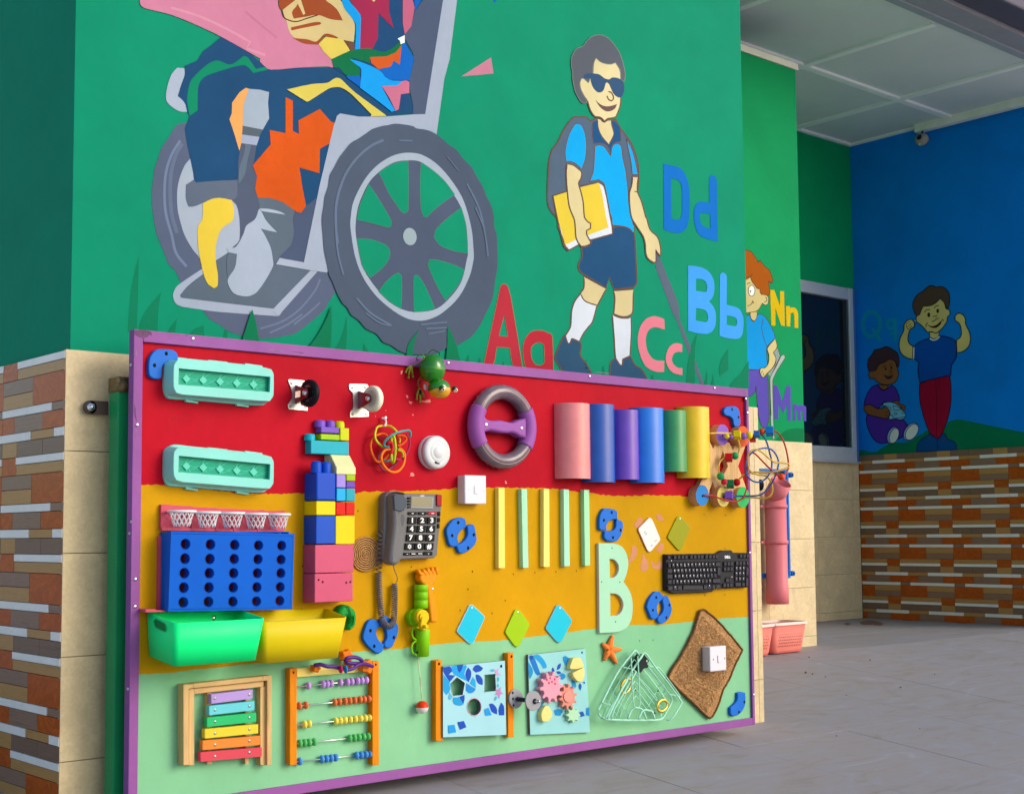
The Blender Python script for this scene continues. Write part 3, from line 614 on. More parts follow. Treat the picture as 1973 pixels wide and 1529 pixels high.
# middle wall: boy with crutch
q = Paint(PLN, .0003); q.area('#00784A', "m 1200,540 1235,500 1290,440 1370,385 1480,365 1586,368 1590,530 1200,540", k=4); q.done('painted_hill', mid)
LB = '#4A3A30'
q = Paint(PLN)
q.area('#8FA09C', "O 640,320 680,440 672,490 530,790 480,740 600,600 615,490 575,400", line=LB, lw=1.0)
q.area('#A8BAB4', "O 690,470 720,440 745,440 762,470 755,500 640,680 590,780 565,860 570,1200 580,1529 m 1215,490 1190,505 1165,300 1160,0 O 540,1400 522,830 560,730 620,620", line=LB, lw=1.0)
q.area('#5B4FB2', "O 100,690 365,668 415,805 480,760 497,900 503,1300 m 1142,150 1133,280 1110,340 1080,364 1045,335 1010,220 995,60 O 330,1400 315,1150 300,930 285,1020 250,1070 205,1095 150,1100", line=LB, lw=1.1)
q.area('#0097E4', "N 100,1240 175,1213 205,1210 230,1290 280,1312 320,1200 380,1195 450,1240 530,1370 590,1500 O 605,178 480,310 470,450 482,600 440,640 360,668 270,672 100,660", line=LB, lw=1.1)
q.line(LB, "N 412,1265 390,1400 O 392,30 425,180 475,310", 1.0)
q.area('#CFC084', "N 210,1160 320,1150 312,1250 280,1302 235,1280 212,1220", line=LB, lw=1.0)
q.area('#CFC084', "N 100,640 210,600 300,700 360,790 390,885 430,880 480,895 500,950 490,1030 450,1052 400,1020 350,1110 290,1150 170,1170 100,1180", line=LB, lw=1.1)
q.area('#A6560A', "N 100,180 180,183 230,210 290,290 342,378 352,350 372,343 395,385 420,400 432,430 500,480 545,570 567,660 555,705 500,672 510,760 515,850 492,902 430,885 390,882 365,840 368,795 320,785 280,730 240,680 210,605 160,638 100,660", line=LB, lw=1.2)
q.line(LB, "N 155,610 200,600 245,555", 1.2); q.line(LB, "N 160,716 190,700 216,705", 1.4)
q.area('#EDF2F4', ell(232, 822, 52, 86, 0, 20, 'N'), sm=False, line=LB, lw=1.2); q.area('#4A5A60', ell(212, 832, 10, 20, 0, 12, 'N'), sm=False)
q.line(LB, "N 165,1067 220,1040 250,1000", 1.2); q.line(LB, "N 238,980 255,992 265,1025", 1.2); q.line(LB, "N 450,920 475,950 470,990 435,1000", 1.2)
q.area('#D4C588', "O 605,182 635,310 575,405 615,490 600,580 550,660 480,730 415,803 385,770 362,700 378,648 450,640 500,560 508,450 485,330", line=LB, lw=1.1)
q.line(LB, "O 405,690 385,730", 1.0); q.line(LB, "O 425,730 408,770", 1.0)
q.done('painted_boy', mid, 'painted red-haired boy leaning on a crutch')
letters(mid, PLN, 'painted_letters', [('#D4B400', "N 525,808 590,812 680,1065 683,828 745,832 758,1382 700,1372 608,1095 607,1377 545,1370", []), ('#D4B400', "N 775,1065 835,1065 840,1092 900,1088 945,1120 968,1190 970,1412 912,1408 905,1210 885,1165 850,1180 842,1390 785,1385", [])], 'painted yellow letters Nn')
letters(mid, PLN, 'painted_letters', [('#5A4DB2', "O 580,918 625,920 650,950 720,1182 785,940 820,922 850,938 855,1482 802,1478 792,1215 735,1372 660,1208 655,1462 595,1457", []), ('#5A4DB2', "O 885,1212 925,1215 960,1245 1020,1230 1075,1245 1095,1275 1097,1492 1052,1482 1040,1320 1010,1335 1012,1482 970,1480 962,1318 932,1310 935,1482 890,1482", [])], 'painted purple letters Mm')

# blue wall: hills, letters, two boys
q = Paint(PLB, .0003)
q.area('#006344', "Q 50,1440 65,1405 100,1360 180,1350 270,1378 370,1372 450,1320 600,1240 730,1240 880,1220 950,1160 1030,1120 1110,1060 1160,1080 1300,1180 1400,1000 1440,930 1600,900 1900,960 2600,1100 2600,1340 1465,1375 800,1400", k=4)
q.done('painted_hill', blue)
q = Paint(PLB, .0008)
q.line('#0A7CA6', ell(385, 832, 163, 232, 4, 26, 'P'), 8.2, closed=True, sm=False); q.line('#0A7CA6', "P 400,920 470,1000 560,1160", 7, sm=False)
q.line('#0A7CA6', ell(755, 835, 72, 88, 0, 18, 'P'), 6, closed=True, sm=False); q.line('#0A7CA6', "P 835,712 840,900 842,1165", 5.5, sm=False); q.line('#0A7CA6', "P 735,1005 905,985", 4.5, sm=False)
q.done('painted_letters', blue, 'faint teal painted letters Qq')
LK = '#161020'
q = Paint(PLB)
q.area('#083F78', "Q 960,1375 970,1300 990,1235 1060,1170 1130,1130 1150,1098 1220,1108 1262,1175 1340,1108 1390,1108 1412,1185 1480,1210 1540,1250 1560,1368", line=LK, lw=1.2)
q.line('#502020', "Q 1130,1150 1180,1185", 1.0); q.line('#502020', "Q 1350,1220 1400,1170", 1.0); q.line(LK, "Q 1268,1180 1272,1340", 1.0)
q.area('#84102E', "Q 1010,375 1190,300 1450,250 1468,400 1465,680 1410,930 1340,1110 1290,1185 1240,1165 1150,1085 1060,830 1010,600", line=LK, lw=1.8)
q.line('#4A0A1C', "Q 1245,300 1258,700 1260,1150", 1.2); q.line('#4A0A1C', "Q 1300,290 1300,400 1270,450", 1.0)
q.area('#BBA869', "P 1150,738 1200,800 1202,880 1115,948 1080,1100 1105,1200 1175,1265 1165,1495 1060,1472 950,1385 910,1250 930,1100 1000,950 1008,840 1070,758", line=LK, lw=2.0)
for t_ in ("P 1045,870 1060,820 1110,785", "P 1065,890 1140,815", "P 1090,920 1160,855", "P 1040,870 1085,935 1105,930"): q.line(LK, t_, 1.1)
q.area('#BBA869', [(3602 - a, c - 12) for a, c in S("P 1150,738 1200,800 1202,880 1115,948 1080,1100 1105,1200 1175,1265 1165,1495 1060,1472 950,1385 910,1250 930,1100 1000,950 1008,840 1070,758")], line=LK, lw=2.0)
q.area('#0A4396', "P 1185,1260 1300,1172 1480,1100 1560,1128 1690,1055 1900,1100 1990,1180 2000,1450 Q 1480,100 1468,250 1300,285 1012,355 985,180 1000,60 960,30 P 1200,1500", line=LK, lw=1.8)
q.line('#B8C8F0', "P 1192,1270 1185,1490", 2.4); q.line(LK, "P 1172,1262 1165,1492", 1.4)
q.area('#BBA869', "P 1490,985 1672,985 1655,1075 1600,1105 1550,1105 1500,1068", line=LK, lw=1.4); q.line('#EEF2FA', "P 1497,1100 1530,1125 1580,1132 1640,1108 1680,1060", 2.4)
q.area('#B8A468', "P 1370,470 1500,460 1600,420 1690,340 1770,410 1800,530 1860,560 1880,620 1868,660 1830,700 1818,780 1740,900 1640,990 1600,1000 1540,978 1450,985 1380,900 1310,832 1250,790 1232,720 1260,660 1300,640 1330,560", line=LK, lw=1.8)
q.area('#493830', "P 1245,670 1200,600 1170,490 1190,380 1260,270 1370,200 1450,125 1540,95 1612,127 1700,115 1790,150 1850,230 1872,330 1865,450 1845,530 1795,520 1765,420 1690,348 1600,435 1500,482 1372,490 1330,570 1300,650", line=LK, lw=1.5)
q.area('#35221E', ell(1475, 655, 28, 45, 0, 16, 'P'), sm=False); q.area('#35221E', ell(1645, 582, 26, 42, 0, 16, 'P'), sm=False)
q.line('#35221E', "P 1395,608 1420,570 1460,555 1500,565", 1.6); q.line('#35221E', "P 1578,530 1610,490 1665,480", 1.6)
q.line('#35221E', "P 1550,690 1640,665 1600,712 1675,715 1600,755 1530,790", 1.6, sm=False)
q.area('#301820', "P 1440,838 1500,862 1560,868 1640,832 1740,742 1700,830 1650,880 1600,905 1530,897 1480,870"); q.line('#301820', "P 1455,805 1425,840 1420,885", 1.4); q.line('#301820', "P 1718,742 1745,745 1760,775", 1.4)
q.line(LK, "P 1235,745 1215,790", 3.0); q.line('#DDE4E0', "P 1225,760 1212,780", 2.0)
q.done('painted_boy', blue, 'painted standing boy in navy shirt and red trousers')
q = Paint(PLB)
q.area('#42278A', "Q 235,830 400,860 560,882 760,905 830,980 780,1080 740,1168 520,1242 400,1242 310,1160 245,1020 222,900", line=LK, lw=1.6)
q.area('#42278A', "Q 390,385 440,460 500,468 600,395 650,440 700,540 712,622 600,650 480,640 410,735 185,692 220,560 300,430", line=LK, lw=1.6)
q.area('#744A2B', "Q 405,390 552,400 530,440 490,462 445,450 415,420", line=LK, lw=1.2)
q.area('#744A2B', "Q 610,640 690,620 712,665 780,690 800,730 780,765 740,760 690,700", line=LK, lw=1.2)
q.area('#744A2B', "Q 190,698 280,682 400,742 520,702 572,790 545,880 500,888 380,862 250,825 195,770", line=LK, lw=1.6)
q.area('#65A2DC', "Q 460,690 490,652 600,648 690,690 760,765 805,820 795,862 760,895 700,900 640,882 620,902 570,912 545,885 575,800 520,712", line=LK, lw=1.4)
q.line(LK, "Q 535,705 570,715 590,765", 1.1); q.line(LK, "Q 615,700 680,710 745,755 630,762 615,700", 1.1); q.line(LK, "Q 640,885 790,862", 1.1)
q.line(LK, ell(588, 868, 32, 34, 0, 14, 'Q'), 1.2, closed=True, sm=False); q.line(LK, ell(655, 815, 20, 16, 0, 12, 'Q'), 1.0, closed=True, sm=False); q.line(LK, ell(770, 800, 20, 16, 0, 12, 'Q'), 1.0, closed=True, sm=False)
q.line(LK, "Q 490,800 560,790", 1.0); q.line(LK, "Q 495,840 545,845", 1.0); q.line(LK, "Q 730,710 770,735", 1.0)
q.area('#7B95C8', ell(880, 1080, 92, 145, 33, 22, 'Q'), sm=False, line=LK, lw=1.4); q.area('#BACBD2', ell(895, 1085, 78, 130, 33, 22, 'Q'), sm=False, line=LK, lw=1.2)
q.area('#7B95C8', ell(615, 1135, 80, 128, 20, 22, 'Q'), sm=False, line=LK, lw=1.4); q.area('#BACBD2', ell(633, 1140, 64, 115, 20, 22, 'Q'), sm=False, line=LK, lw=1.2)
q.area('#784E2E', "Q 640,30 672,120 697,220 672,320 600,382 480,388 390,352 340,300 280,302 252,240 280,188 360,180 390,110 480,50 560,10", line=LK, lw=1.5)
q.area('#3C2930', "P 300,1529 400,1400 440,1320 550,1298 640,1262 720,1272 800,1320 880,1380 905,1470 915,1560 Q 708,60 700,120 682,132 640,45 560,18 480,65 430,80 390,125 360,182 262,192 240,100 258,20", line=LK, lw=1.3)
q.area('#2A1A18', ell(506, 152, 15, 22, 0, 14, 'Q'), sm=False); q.area('#2A1A18', ell(592, 138, 15, 22, 0, 14, 'Q'), sm=False)
q.line(LK, "Q 468,130 490,108 522,105", 1.2); q.line(LK, "Q 565,98 590,88 618,92", 1.2); q.line(LK, "Q 560,180 590,182 600,205 580,218 562,208", 1.2)
q.area('#35202A', "Q 475,235 540,262 580,255 618,235 600,285 550,308 505,285")
q.done('painted_boy', blue, 'painted seated boy in purple holding a toy car')

# ================================================================== ACTIVITY BOARD
def F(p, d): return [PY(x, y, Y_B - d) for x, y in (S(p) if isinstance(p, str) else p)]
def pb(x, y, d=0.0): return PY(x, y, Y_B - d)
def fpt(fr, u, v, d=0.0): f = FR[fr]; return PY(f[0] + u / f[2], f[1] + v / f[2], Y_B - d)
def slab(name, parent, txt, d, mt, back=0.0, sm=True, holes=(), rim=0.0, side=None, k=4, bevel=0.0, label=None, rimmat=None):
    """shape whose front face stands d in front of the board, going back to `back`"""
    pts = S(txt) if isinstance(txt, str) else txt
    if sm: pts = smooth(pts, True, k)
    hl = []
    for h in holes:
        h = S(h) if isinstance(h, str) else h
        hl.append(F(smooth(h, True, k) if sm else h, d))
    b = MB(); b.prism([F(pts, d)] + hl, (0, d - back - .0002, 0), mt, side, rim, rimmat=rimmat)
    return b.build(name, parent, bevel=bevel, label=label)
def screw(parent, x, y, d, r=.004, mt=None, name='screw', dome=.4):
    mt = mt or metal('#D8D8DC', .25); c = pb(x, y, d); b = MB()
    b.lathe(c + Vector((0, .0008, 0)), (0, -1, 0), [(0, r), (r * dome * .6, r * .92), (r * dome, r * .55), (r * dome * 1.05, .00001)], mt, 10)
    return b.build(name, parent)
def hole(parent, x, y, d, r=.0035, hexc='#101418'):
    c = pb(x, y, d + .0004); b = MB()
    b.add([c + Vector((r * math.cos(a * .628), 0, r * 1.15 * math.sin(a * .628))) for a in range(10)], [list(range(10))], mat(hexc, .7)); return b.build('screw_hole', parent)

board = thing('activity_board', 'large sensory board in red, yellow and mint with a purple frame', 'board', (2.77, 3.26, .06))
RED = mat('#BE0E26', .5, .16, 3.0, .06, kind='paint', spec=.05); YEL = mat('#D09A00', .5, .10, 3.0, .06, kind='paint', spec=.04); MINT = mat('#86C698', .5, .08, 3.0, .06, kind='paint', spec=.1)
bl, br, bt, bb = 1.575, 3.966, 1.110, -.056
def jag(pts, amp):
    out = []
    for i in range(len(pts) - 1):
        a, c = Vector(pts[i]), Vector(pts[i + 1]); n = max(2, int((c - a).length / 4))
        for k in range(n):
            p = a + (c - a) * (k / n); out.append((p.x, p.y + (random.uniform(-amp, amp) if (i or k) else 0)))
    out.append(pts[-1]); return out
up = [pb(x, y) for x, y in jag(smooth(S("X 272,933 340,936 430,946 500,951 590,950 b 1945,690 X 600,950 690,951 d 760,1390 900,1385 1100,1378 1400,1375 1700,1360 X 880,939 960,939 n 1160,245 1500,262 1800,300 l 530,1040 700,1060 900,1070 1200,1060 1500,1070 1600,1080 X 1400,962 1440,966"), False, 3), 1.3)]
lowb = [pb(x, y) for x, y in jag(smooth(S("X 270,1298 320,1296 c 500,1330 700,1310 g 0,1100 100,1080 400,1058 720,1035 1010,1000 1400,965 1830,945 p 0,465 240,440 460,415 870,405 1190,368 1420,348 1760,325 1800,322"), False, 3), .8)]
up[0].x = lowb[0].x = bl; up[-1].x = lowb[-1].x = br
b = MB()
for ring, mm in (([(bl, Y_B, bt), (br, Y_B, bt)] + [tuple(p) for p in reversed(up)], RED), ([tuple(p) for p in up] + [tuple(p) for p in reversed(lowb)], YEL), ([tuple(p) for p in lowb] + [(br, Y_B, bb), (bl, Y_B, bb)], MINT)):
    b.tess([[Vector(p) for p in ring]], mm)
b.box((bl, Y_B + .0006, bb), (br, Y_B + .014, bt), mat('#8A5F3A', .7, .1, kind='wood'))
b.build('panel', board, fix=False)
PUR = mat('#96589F', .45, .12, 5.0, .06, kind='paint')
FX0, FX1, FZ0, FZ1 = 1.554, 3.977, -.079, 1.141
def strip(lo, hi): q = MB(); q.box(lo, hi, PUR); return q.build('frame_strip', board, bevel=.0015)
strip((FX0, 3.24, FZ0), (FX0 + .025, 3.268, FZ1)); strip((FX1 - .013, 3.24, FZ0), (FX1, 3.268, FZ1 - .0302))
strip((FX0 + .0255, 3.24, FZ1 - .030), (FX1, 3.268, FZ1)); strip((FX0 + .0255, 3.24, FZ0), (FX1 - .0135, 3.268, FZ0 + .026))
def fscrew(x, y): 
    c = PY(x, y, 3.2395); q = MB(); q.lathe(c, (0, -1, 0), [(0, .0052), (.0018, .0048), (.0026, .002), (.0026, .00001)], metal('#E4E0E8', .22), 10); q.lathe(c + Vector((0, -.0024, 0)), (0, -1, 0), [(0, .0016), (.0004, .00001)], mat('#30303A', .5), 6); q.build('screw', board)
for x, y in S("X 371.5,652 d 1680,98 J 672,862 J 1858,973 a 438,1028 v 1047,675 X 261,1115 o 1775,588 m 865,165 p 1818,1170 X 1437,768"): fscrew(x, y)
for x, y in S("a 375,430 v 1018,20 v 1005,110 v 993,1315"):
    c = PX(x, y, FX0 - .0004); q = MB(); q.lathe(c, (-1, 0, 0), [(0, .005), (.0022, .0044), (.003, .00001)], metal('#C8C4CC', .3), 8); q.build('screw', board)
WOODC = mat('#C98B68', .75, .10, 30.0, kind='stone'); PINKC = mat('#E0897C', .7, .08, 30.0)
def chip(txt, mt, off=.0004):
    q = MB(); q.tess([F(txt, off)], mt); q.build('paint_chip', board, fix=False)
for t_ in ("d 1205,180 1222,172 1228,185 1218,212 1204,208", "d 1255,422 1270,420 1282,442 1268,452", "d 1285,478 1300,485 1322,488 1310,512 1292,500", "d 1418,475 1440,480 1460,470 1500,462 1506,492 1470,496 1420,488",
           "d 1320,610 1335,612 1332,625 1322,624", "d 948,622 958,628 952,640", "y 1395,1270 1440,1245 1480,1265 1515,1320 1480,1352 1380,1345 1410,1310", "n 820,155 835,165 845,185 830,200 822,180", "d 1050,568 1062,572 1058,582"): chip(t_, PINKC)
for t_ in ("o 520,270 560,215 600,205 612,240 595,290 545,320 520,300", "o 760,170 800,165 815,195 840,215 835,245 790,245 765,215", "o 755,560 800,490 830,480 842,520 810,590 790,585 770,570", "o 490,520 530,508 553,545 550,610 520,660 470,700 455,670 480,620 490,570",
           "o 615,590 640,640 672,690 670,750 640,795 600,790 585,750 595,680", "o 695,668 730,695 755,725 790,675 818,672 818,762 760,770 715,750", "o 562,430 590,460 575,465"): chip(t_, WOODC)
SCF = mat('#6C4A6C', .7, .3, 60.); SCG = mat('#8E6A90', .7, .3, 60.)
for k_, t_ in enumerate(("D 48,1165 120,1158 180,1172 205,1180 212,1225 190,1200 175,1228 120,1240 60,1215 45,1190", "D 395,1188 430,1195 415,1206", "D 530,1208 555,1213 540,1222", "D 1270,1340 1420,1352 1480,1362 1440,1366 1290,1348", "D 1500,1362 1660,1378 1640,1384", "a 415,258 430,262 442,300 432,345 418,320 425,290 414,280",
      "a 412,900 425,940 440,990 430,985 415,950", "a 418,1040 432,1080 425,1150 415,1120 422,1080", "v 1030,660 1050,668 1045,690 1030,680", "O 120,1010 165,1005 172,1060 160,1140 130,1150 140,1090", "u 1100,500 1112,540 1108,610 1098,560", "J 700,818 860,832 850,838")):
    q = MB(); q.tess([[PY(x, y, 3.2396) for x, y in S(t_)]], SCF if k_ % 2 == 0 else SCG); q.build('scuff', board, fix=False)
DOT = mat('#5A4010', .8)
for x, y in S("n 435,1235 920,1267 1175,1248 1425,1240 1668,1228 380,1445 g 1480,222 1435,408 1352,632 1688,662 1828,527 835,172 X 583,1090 581,1174 f 752,312 o 1277,175 1510,180 1505,542 1285,1050 1503,1042 p 577,585 723,578 a 790,972 M 0,-9"):
    if y > 0:
        q = MB(); q.add([pb(x, y, .0004) + Vector((.0022 * math.cos(a), 0, .003 * math.sin(a))) for a in [i * .9 for i in range(7)]], [list(range(7))], DOT); q.build('nail_hole', board)

# post that carries the board
post = thing('support_post', 'green square steel post with rusted top standing behind the board', 'post', (1.555, 3.33, 0))
GP = mat('#1F8F58', .22, .10, 9.0); q = MB(); q.box((1.541, 3.300, -.16), (1.592, 3.352, 1.005), GP); q.build('tube', post, bevel=.004)
q = MB(); q.box((1.5385, 3.297, .985), (1.6, 3.356, 1.026), mat('#7E6C4C', .32, .5, 60., metal=.6)); q.ball((1.552, 3.30, 1.0), .016, mat('#7E6C4C', .4, .5, 60., metal=.5), 10, 6); q.build('weld_cap', post, bevel=.005)
br_ = PY(205, 775, 3.37)
q = MB(); q.box((1.50, 3.372, .932), (1.548, 3.379, .967), mat('#5B4A46', .5, .2, 20)); q.lathe((1.50, 3.372, .9495), (0, 1, 0), [(0, .0001), (0, .0175), (.007, .0175)], mat('#5B4A46', .5, .2, 20), 16); q.build('bracket', post)
q = MB(); q.lathe((1.501, 3.3715, .9495), (0, -1, 0), [(0, .0115), (.002, .0115), (.002, .0085), (.009, .008), (.010, .0001)], metal('#DDE6EA', .2), 6); q.build('bolt', post)

# ---- blue corner guards
BG = pl('#0A72DC', .42)
GG = 'blue curved corner guards screwed to the board'
def guard(txt, holes, label, d=.013):
    c = F(txt, 0); cc = sum(c, Vector()) / len(c); t = thing('corner_guard', label, 'corner guard', cc, GG)
    slab('guard_body', t, txt, d, BG, rim=.003)
    for x, y in S(holes): hole(t, x, y, d, .0046)
guard("a 555,400 570,345 610,290 660,270 780,275 830,300 848,340 845,385 780,390 720,415 692,460 685,555 655,572 590,562 555,520", "a 730,316 612,434", 'blue curved guard in the top left board corner, behind the upper egg carton')
guard("n 125,760 150,690 210,620 290,593 345,605 362,650 362,712 310,742 270,795 262,850 275,905 255,938 190,940 155,900", "n 265,655 193,808", 'left half of the blue guard ring between the telephone and the first stick')
guard("n 372,690 440,672 462,700 480,790 487,860 460,925 400,985 320,1022 275,1010 252,950 262,920 310,895 355,850 380,790", "n 450,800 383,957", 'right half of the blue guard ring between the telephone and the first stick')
guard("o 140,300 145,200 180,120 220,105 310,120 340,150 338,228 290,228 245,250 222,290 222,345 170,347 140,325", "o 275,150 190,235", 'upper left half of the blue guard ring above the letter B')
guard("o 340,225 390,243 402,290 387,380 345,452 300,468 235,460 195,420 200,358 228,350 290,345 320,310 325,240", "o 372,342 289,422", 'lower right half of the blue guard ring above the letter B')
guard("g 330,930 340,850 380,750 430,723 490,745 500,800 470,840 475,900 510,960 552,990 535,1060 495,1092 450,1072 380,1010", "g 405,845 445,1010", 'left half of the blue guard ring below the telephone cord')
guard("g 495,740 560,683 640,730 690,770 702,830 690,900 640,1012 610,1035 560,1022 552,980 578,930 578,880 560,820 510,790", "g 652,917", 'right half of the blue guard ring with the telephone cord hanging over it')
guard("o 658,1170 690,1080 750,1010 800,1010 835,1060 830,1092 790,1130 770,1180 778,1240 788,1280 750,1312 705,1302 680,1240", "o 758,1073 722,1210", 'left half of the blue guard ring below the keyboard')
guard("o 838,1062 885,1055 905,1100 930,1180 925,1240 890,1312 830,1357 790,1350 772,1310 790,1280 825,1240 840,1180 828,1110", "o 901,1155 868,1292", 'right half of the blue guard ring below the keyboard')
guard("m 565,130 600,90 700,80 750,110 770,180 780,290 762,340 710,347 690,310 680,250 640,213 590,200 568,170", "m 670,122 752,222", 'blue curved guard above the bead maze near the right edge of the board')
guard("p 1645,1150 1690,1140 1728,1150 1730,1260 1700,1340 1650,1390 1590,1405 1568,1380 1565,1310 1600,1282 1640,1230", "p 1715,1248 1657,1358", 'blue curved guard at the lower right, beside the coir mat')

# ---- egg cartons
CM = pl('#8FE6DC', .4); CD = pl('#0FA886', .45); CD2 = pl('#067A5C', .5); CL = pl('#5FD9C0', .4)
def egg(dy, fr_shift, label):
    def A(t_): return [(x + fr_shift * 0, y + dy) for x, y in S(t_)]
    c = sum(F(A("a 715,352 1800,352 1800,830 715,830"), 0), Vector()) / 4
    t = thing('egg_carton', label, 'egg carton', c, 'mint plastic egg cartons')
    rimo = smooth(A("a 712,640 716,430 745,380 820,350 960,365 1640,435 1740,468 1800,530 1802,740 1760,785 1700,832 1560,830 1000,782 770,768 725,720"), True, 4)
    slab('flange', t, rimo, .012, CM, sm=False, rim=.004)
    for u0, v0, u1, v1 in ((1150, 384, 1340, 400), (1520, 418, 1690, 438), (925, 775, 1048, 800), (1435, 815, 1555, 838)):
        slab('hinge_tab', t, A("a %d,%d %d,%d %d,%d %d,%d" % (u0, v0 - 4, u1, v1 - 4 + 4, u1, v1 + 14 if v0 > 600 else v1 + 30, u0, v0 + 22)), .010, CM, sm=False)
    fr_ = smooth(A("a 805,640 808,440 845,385 900,385 1700,455 1780,475 1803,530 1800,730 1765,790 1650,785 900,725 830,705"), True, 4)
    win_ = A("a 855,463 1770,548 1765,702 850,627")
    b = MB(); o1 = F(fr_, .050); n = len(o1)
    cen = sum(o1, Vector()) / n
    base = [Vector((cen.x + (p.x - cen.x) * 1.045, Y_B - .0115, cen.z + (p.z - cen.z) * 1.10)) for p in o1]
    b.tess([o1, F(win_, .050)], CM); b.skin([o1, [p + (q_ - p) * .12 + Vector((0, -.0005, 0)) for p, q_ in zip(o1, base)], base], CM, True)
    w1 = F(win_, .050); w2 = [p + Vector((0, .007, 0)) for p in w1]; w3 = [p + Vector((0, .0142, 0)) for p in w1]
    b.skin([w1, w2], CM, False); b.skin([w2, w3], CD, False); b.face(w3, CD)
    b.build('carton_lid', t)
    # cups seen through the window
    def at(u, v, d=.03): x, y = A("a %f,%f" % (u, v))[0]; return PY(x, y, Y_B - d)
    for k in range(-1, 5):
        du, dv = 930 + 168 * k, 567 + 14.5 * k
        for pts in ([(12, -20), (35, -45), (90, -70), (180, -76), (184, -55), (142, -8), (92, 8), (50, 2)], [(12, 38), (60, 28), (110, 22), (150, 38), (182, 70), (120, 78), (60, 62)]):
            q_ = [(min(max(du + a_, 860), 1762), dv + c_) for a_, c_ in pts]
            q_ = [(a_, min(max(c_, 470 + (a_ - 855) * .0929), 624 + (a_ - 855) * .082)) for a_, c_ in q_]
            ring = [at(a_, v_, .0355) for a_, v_ in smooth(q_, True, 3)]; cc = sum(ring, Vector()) / len(ring)
            b = MB(); b.tube(ring + [ring[0]], .0007, CL, 5)
            b.skin([ring, [cc + (p - cc) * .8 + Vector((0, .004, 0)) for p in ring], [cc + (p - cc) * .1 + Vector((0, .007, 0)) for p in ring]], CD2, True); b.build('egg_cup', t)
    for k in range(5):
        u = 930 + 168 * k; v = 567 + 14.5 * k
        slab('peg', t, A("a %f,%f %f,%f %f,%f %f,%f" % (u - 38, v - 4, u, v - 42, u + 40, v + 6, u + 2, v + 42)), .0395, CL, back=.03, sm=False)
egg(0, 0, 'mint green plastic egg carton, the upper one of two')
egg(168.3, 0, 'mint green plastic egg carton, the lower one, above the ball hoops')

# ---- hoop game: hoops over a blue grid of round holes
hg = thing('hoop_drop_game', 'blue panel with five rows of round holes under five white mini hoops', 'game', (1.95, 3.22, .75))
PKB = pl('#D9576E', .4); BLP = mat('#0760D0', .42, .08, 11.0, spec=.05, k=.9)
slab('back_rail', hg, "b 250,812 310,808 350,815 520,828 600,828 640,840 820,850 900,848 930,856 1100,860 1180,868 1240,868 1380,880 1460,872 1490,885 1640,888 1720,880 1722,1090 1700,1135 245,1115", .012, PKB, sm=False, bevel=.001)
for u, v in ((620, 1085), (905, 1095), (1118, 1105), (1402, 1115)): slab('rail_divider', hg, "b %d,%d %d,%d %d,%d %d,%d" % (u - 6, v - 40, u + 14, v - 20, u + 14, v + 24, u - 6, v + 24), .022, PKB, back=.011, sm=False)
slab('rail_lip', hg, "b 265,1080 1700,1112 1702,1140 262,1118", .020, PKB, back=.0115, sm=False)
NETM = pl('#F0EEF4', .35)
for i, (u, v, w_) in enumerate(((495, 893, 163), (800, 908, 150), (1090, 915, 148), (1372, 925, 145), (1642, 930, 140))):
    c = fpt('b', u, v, .042); r = w_ / 6.1656 / (FOC / (FWD.dot(c - EYE))) * .985
    hp = MB(); ring = [c + Vector((r * math.cos(a), r * math.sin(a) * .95, 0)) for a in [2 * math.pi * k / 28 for k in range(28)]]
    hp.tube(ring, .0037, NETM, 8, closed=True); hp.box(c + Vector((-.008, r * .8, -.003)), c + Vector((.008, .0405, .003)), NETM)
    ho = hp.build('hoop', hg)
    nt = MB(); H = .036
    for s_ in (-1, 1):
        for k in range(12):
            a0 = 2 * math.pi * k / 12; pts = []
            for j in range(6):
                t_ = j / 5; a = a0 + s_ * t_ * .82; rr = r * .86 * (1 - .34 * t_); pts.append(c + Vector((rr * math.cos(a), rr * math.sin(a), -.002 - H * t_)))
            nt.tube(pts, .0014, NETM, 5)
    nt.build('net', ho)
rows_ = [(447, 668, 882, 1093, 1297), (443, 663, 878, 1088, 1292), (437, 658, 873, 1083, 1290), (432, 654, 869, 1078, 1285), (428, 650, 866, 1075, 1281)]
rv = [(218, 222, 225, 230, 232), (347, 350, 350, 352, 355), (475, 475, 475, 475, 475), (603, 602, 601, 600, 598), (733, 728, 727, 724, 719)]
hl = [ell(rows_[a][c], rv[a][c], 42 - c, 47 - c, 0, 16, 'c') for a in range(5) for c in range(5)]
slab('grid_panel', hg, "c 320,105 1410,127 1390,795 295,815", .0641, BLP, back=.042, sm=False, holes=hl)
b = MB()
for rr in hl:
    ring = F([(a_, c_) for a_, c_ in rr], .0641); cc = sum(ring, Vector()) / 16; b.tube([cc + (p - cc) * 1.10 for p in ring], .0008, BLP, 4, closed=True)
b.tube([fpt('c', u, v, .0641) for u, v in ((335, 125), (1380, 145), (1397, 165), (1372, 770), (1360, 778), (318, 795))], .0007, BLP, 4)
b.build('hole_rims', hg)
X0 = fpt('c', 320, 460, .0641).x; Z1 = fpt('c', 320, 105, .0641).z; Z0 = fpt('c', 295, 815, .0641).z; X1 = fpt('c', 1400, 460, .0641).x
b = MB(); b.box((X0, Y_B - .0425, Z0 + .002), (X0 + .003, Y_B - .004, Z1 - .002), BLP); b.box((X1 - .003, Y_B - .0425, Z0 + .002), (X1, Y_B - .004, Z1 - .002), BLP); b.box((X0 + .003, Y_B - .0425, Z1 - .005), (X1 - .003, Y_B - .004, Z1 - .002), BLP); b.build('grid_sides', hg)
b = MB(); b.box((X0 - .008, Y_B - .010, Z0 - .004), (X1 - .004, Y_B - .0002, Z1 - .012), PKB)
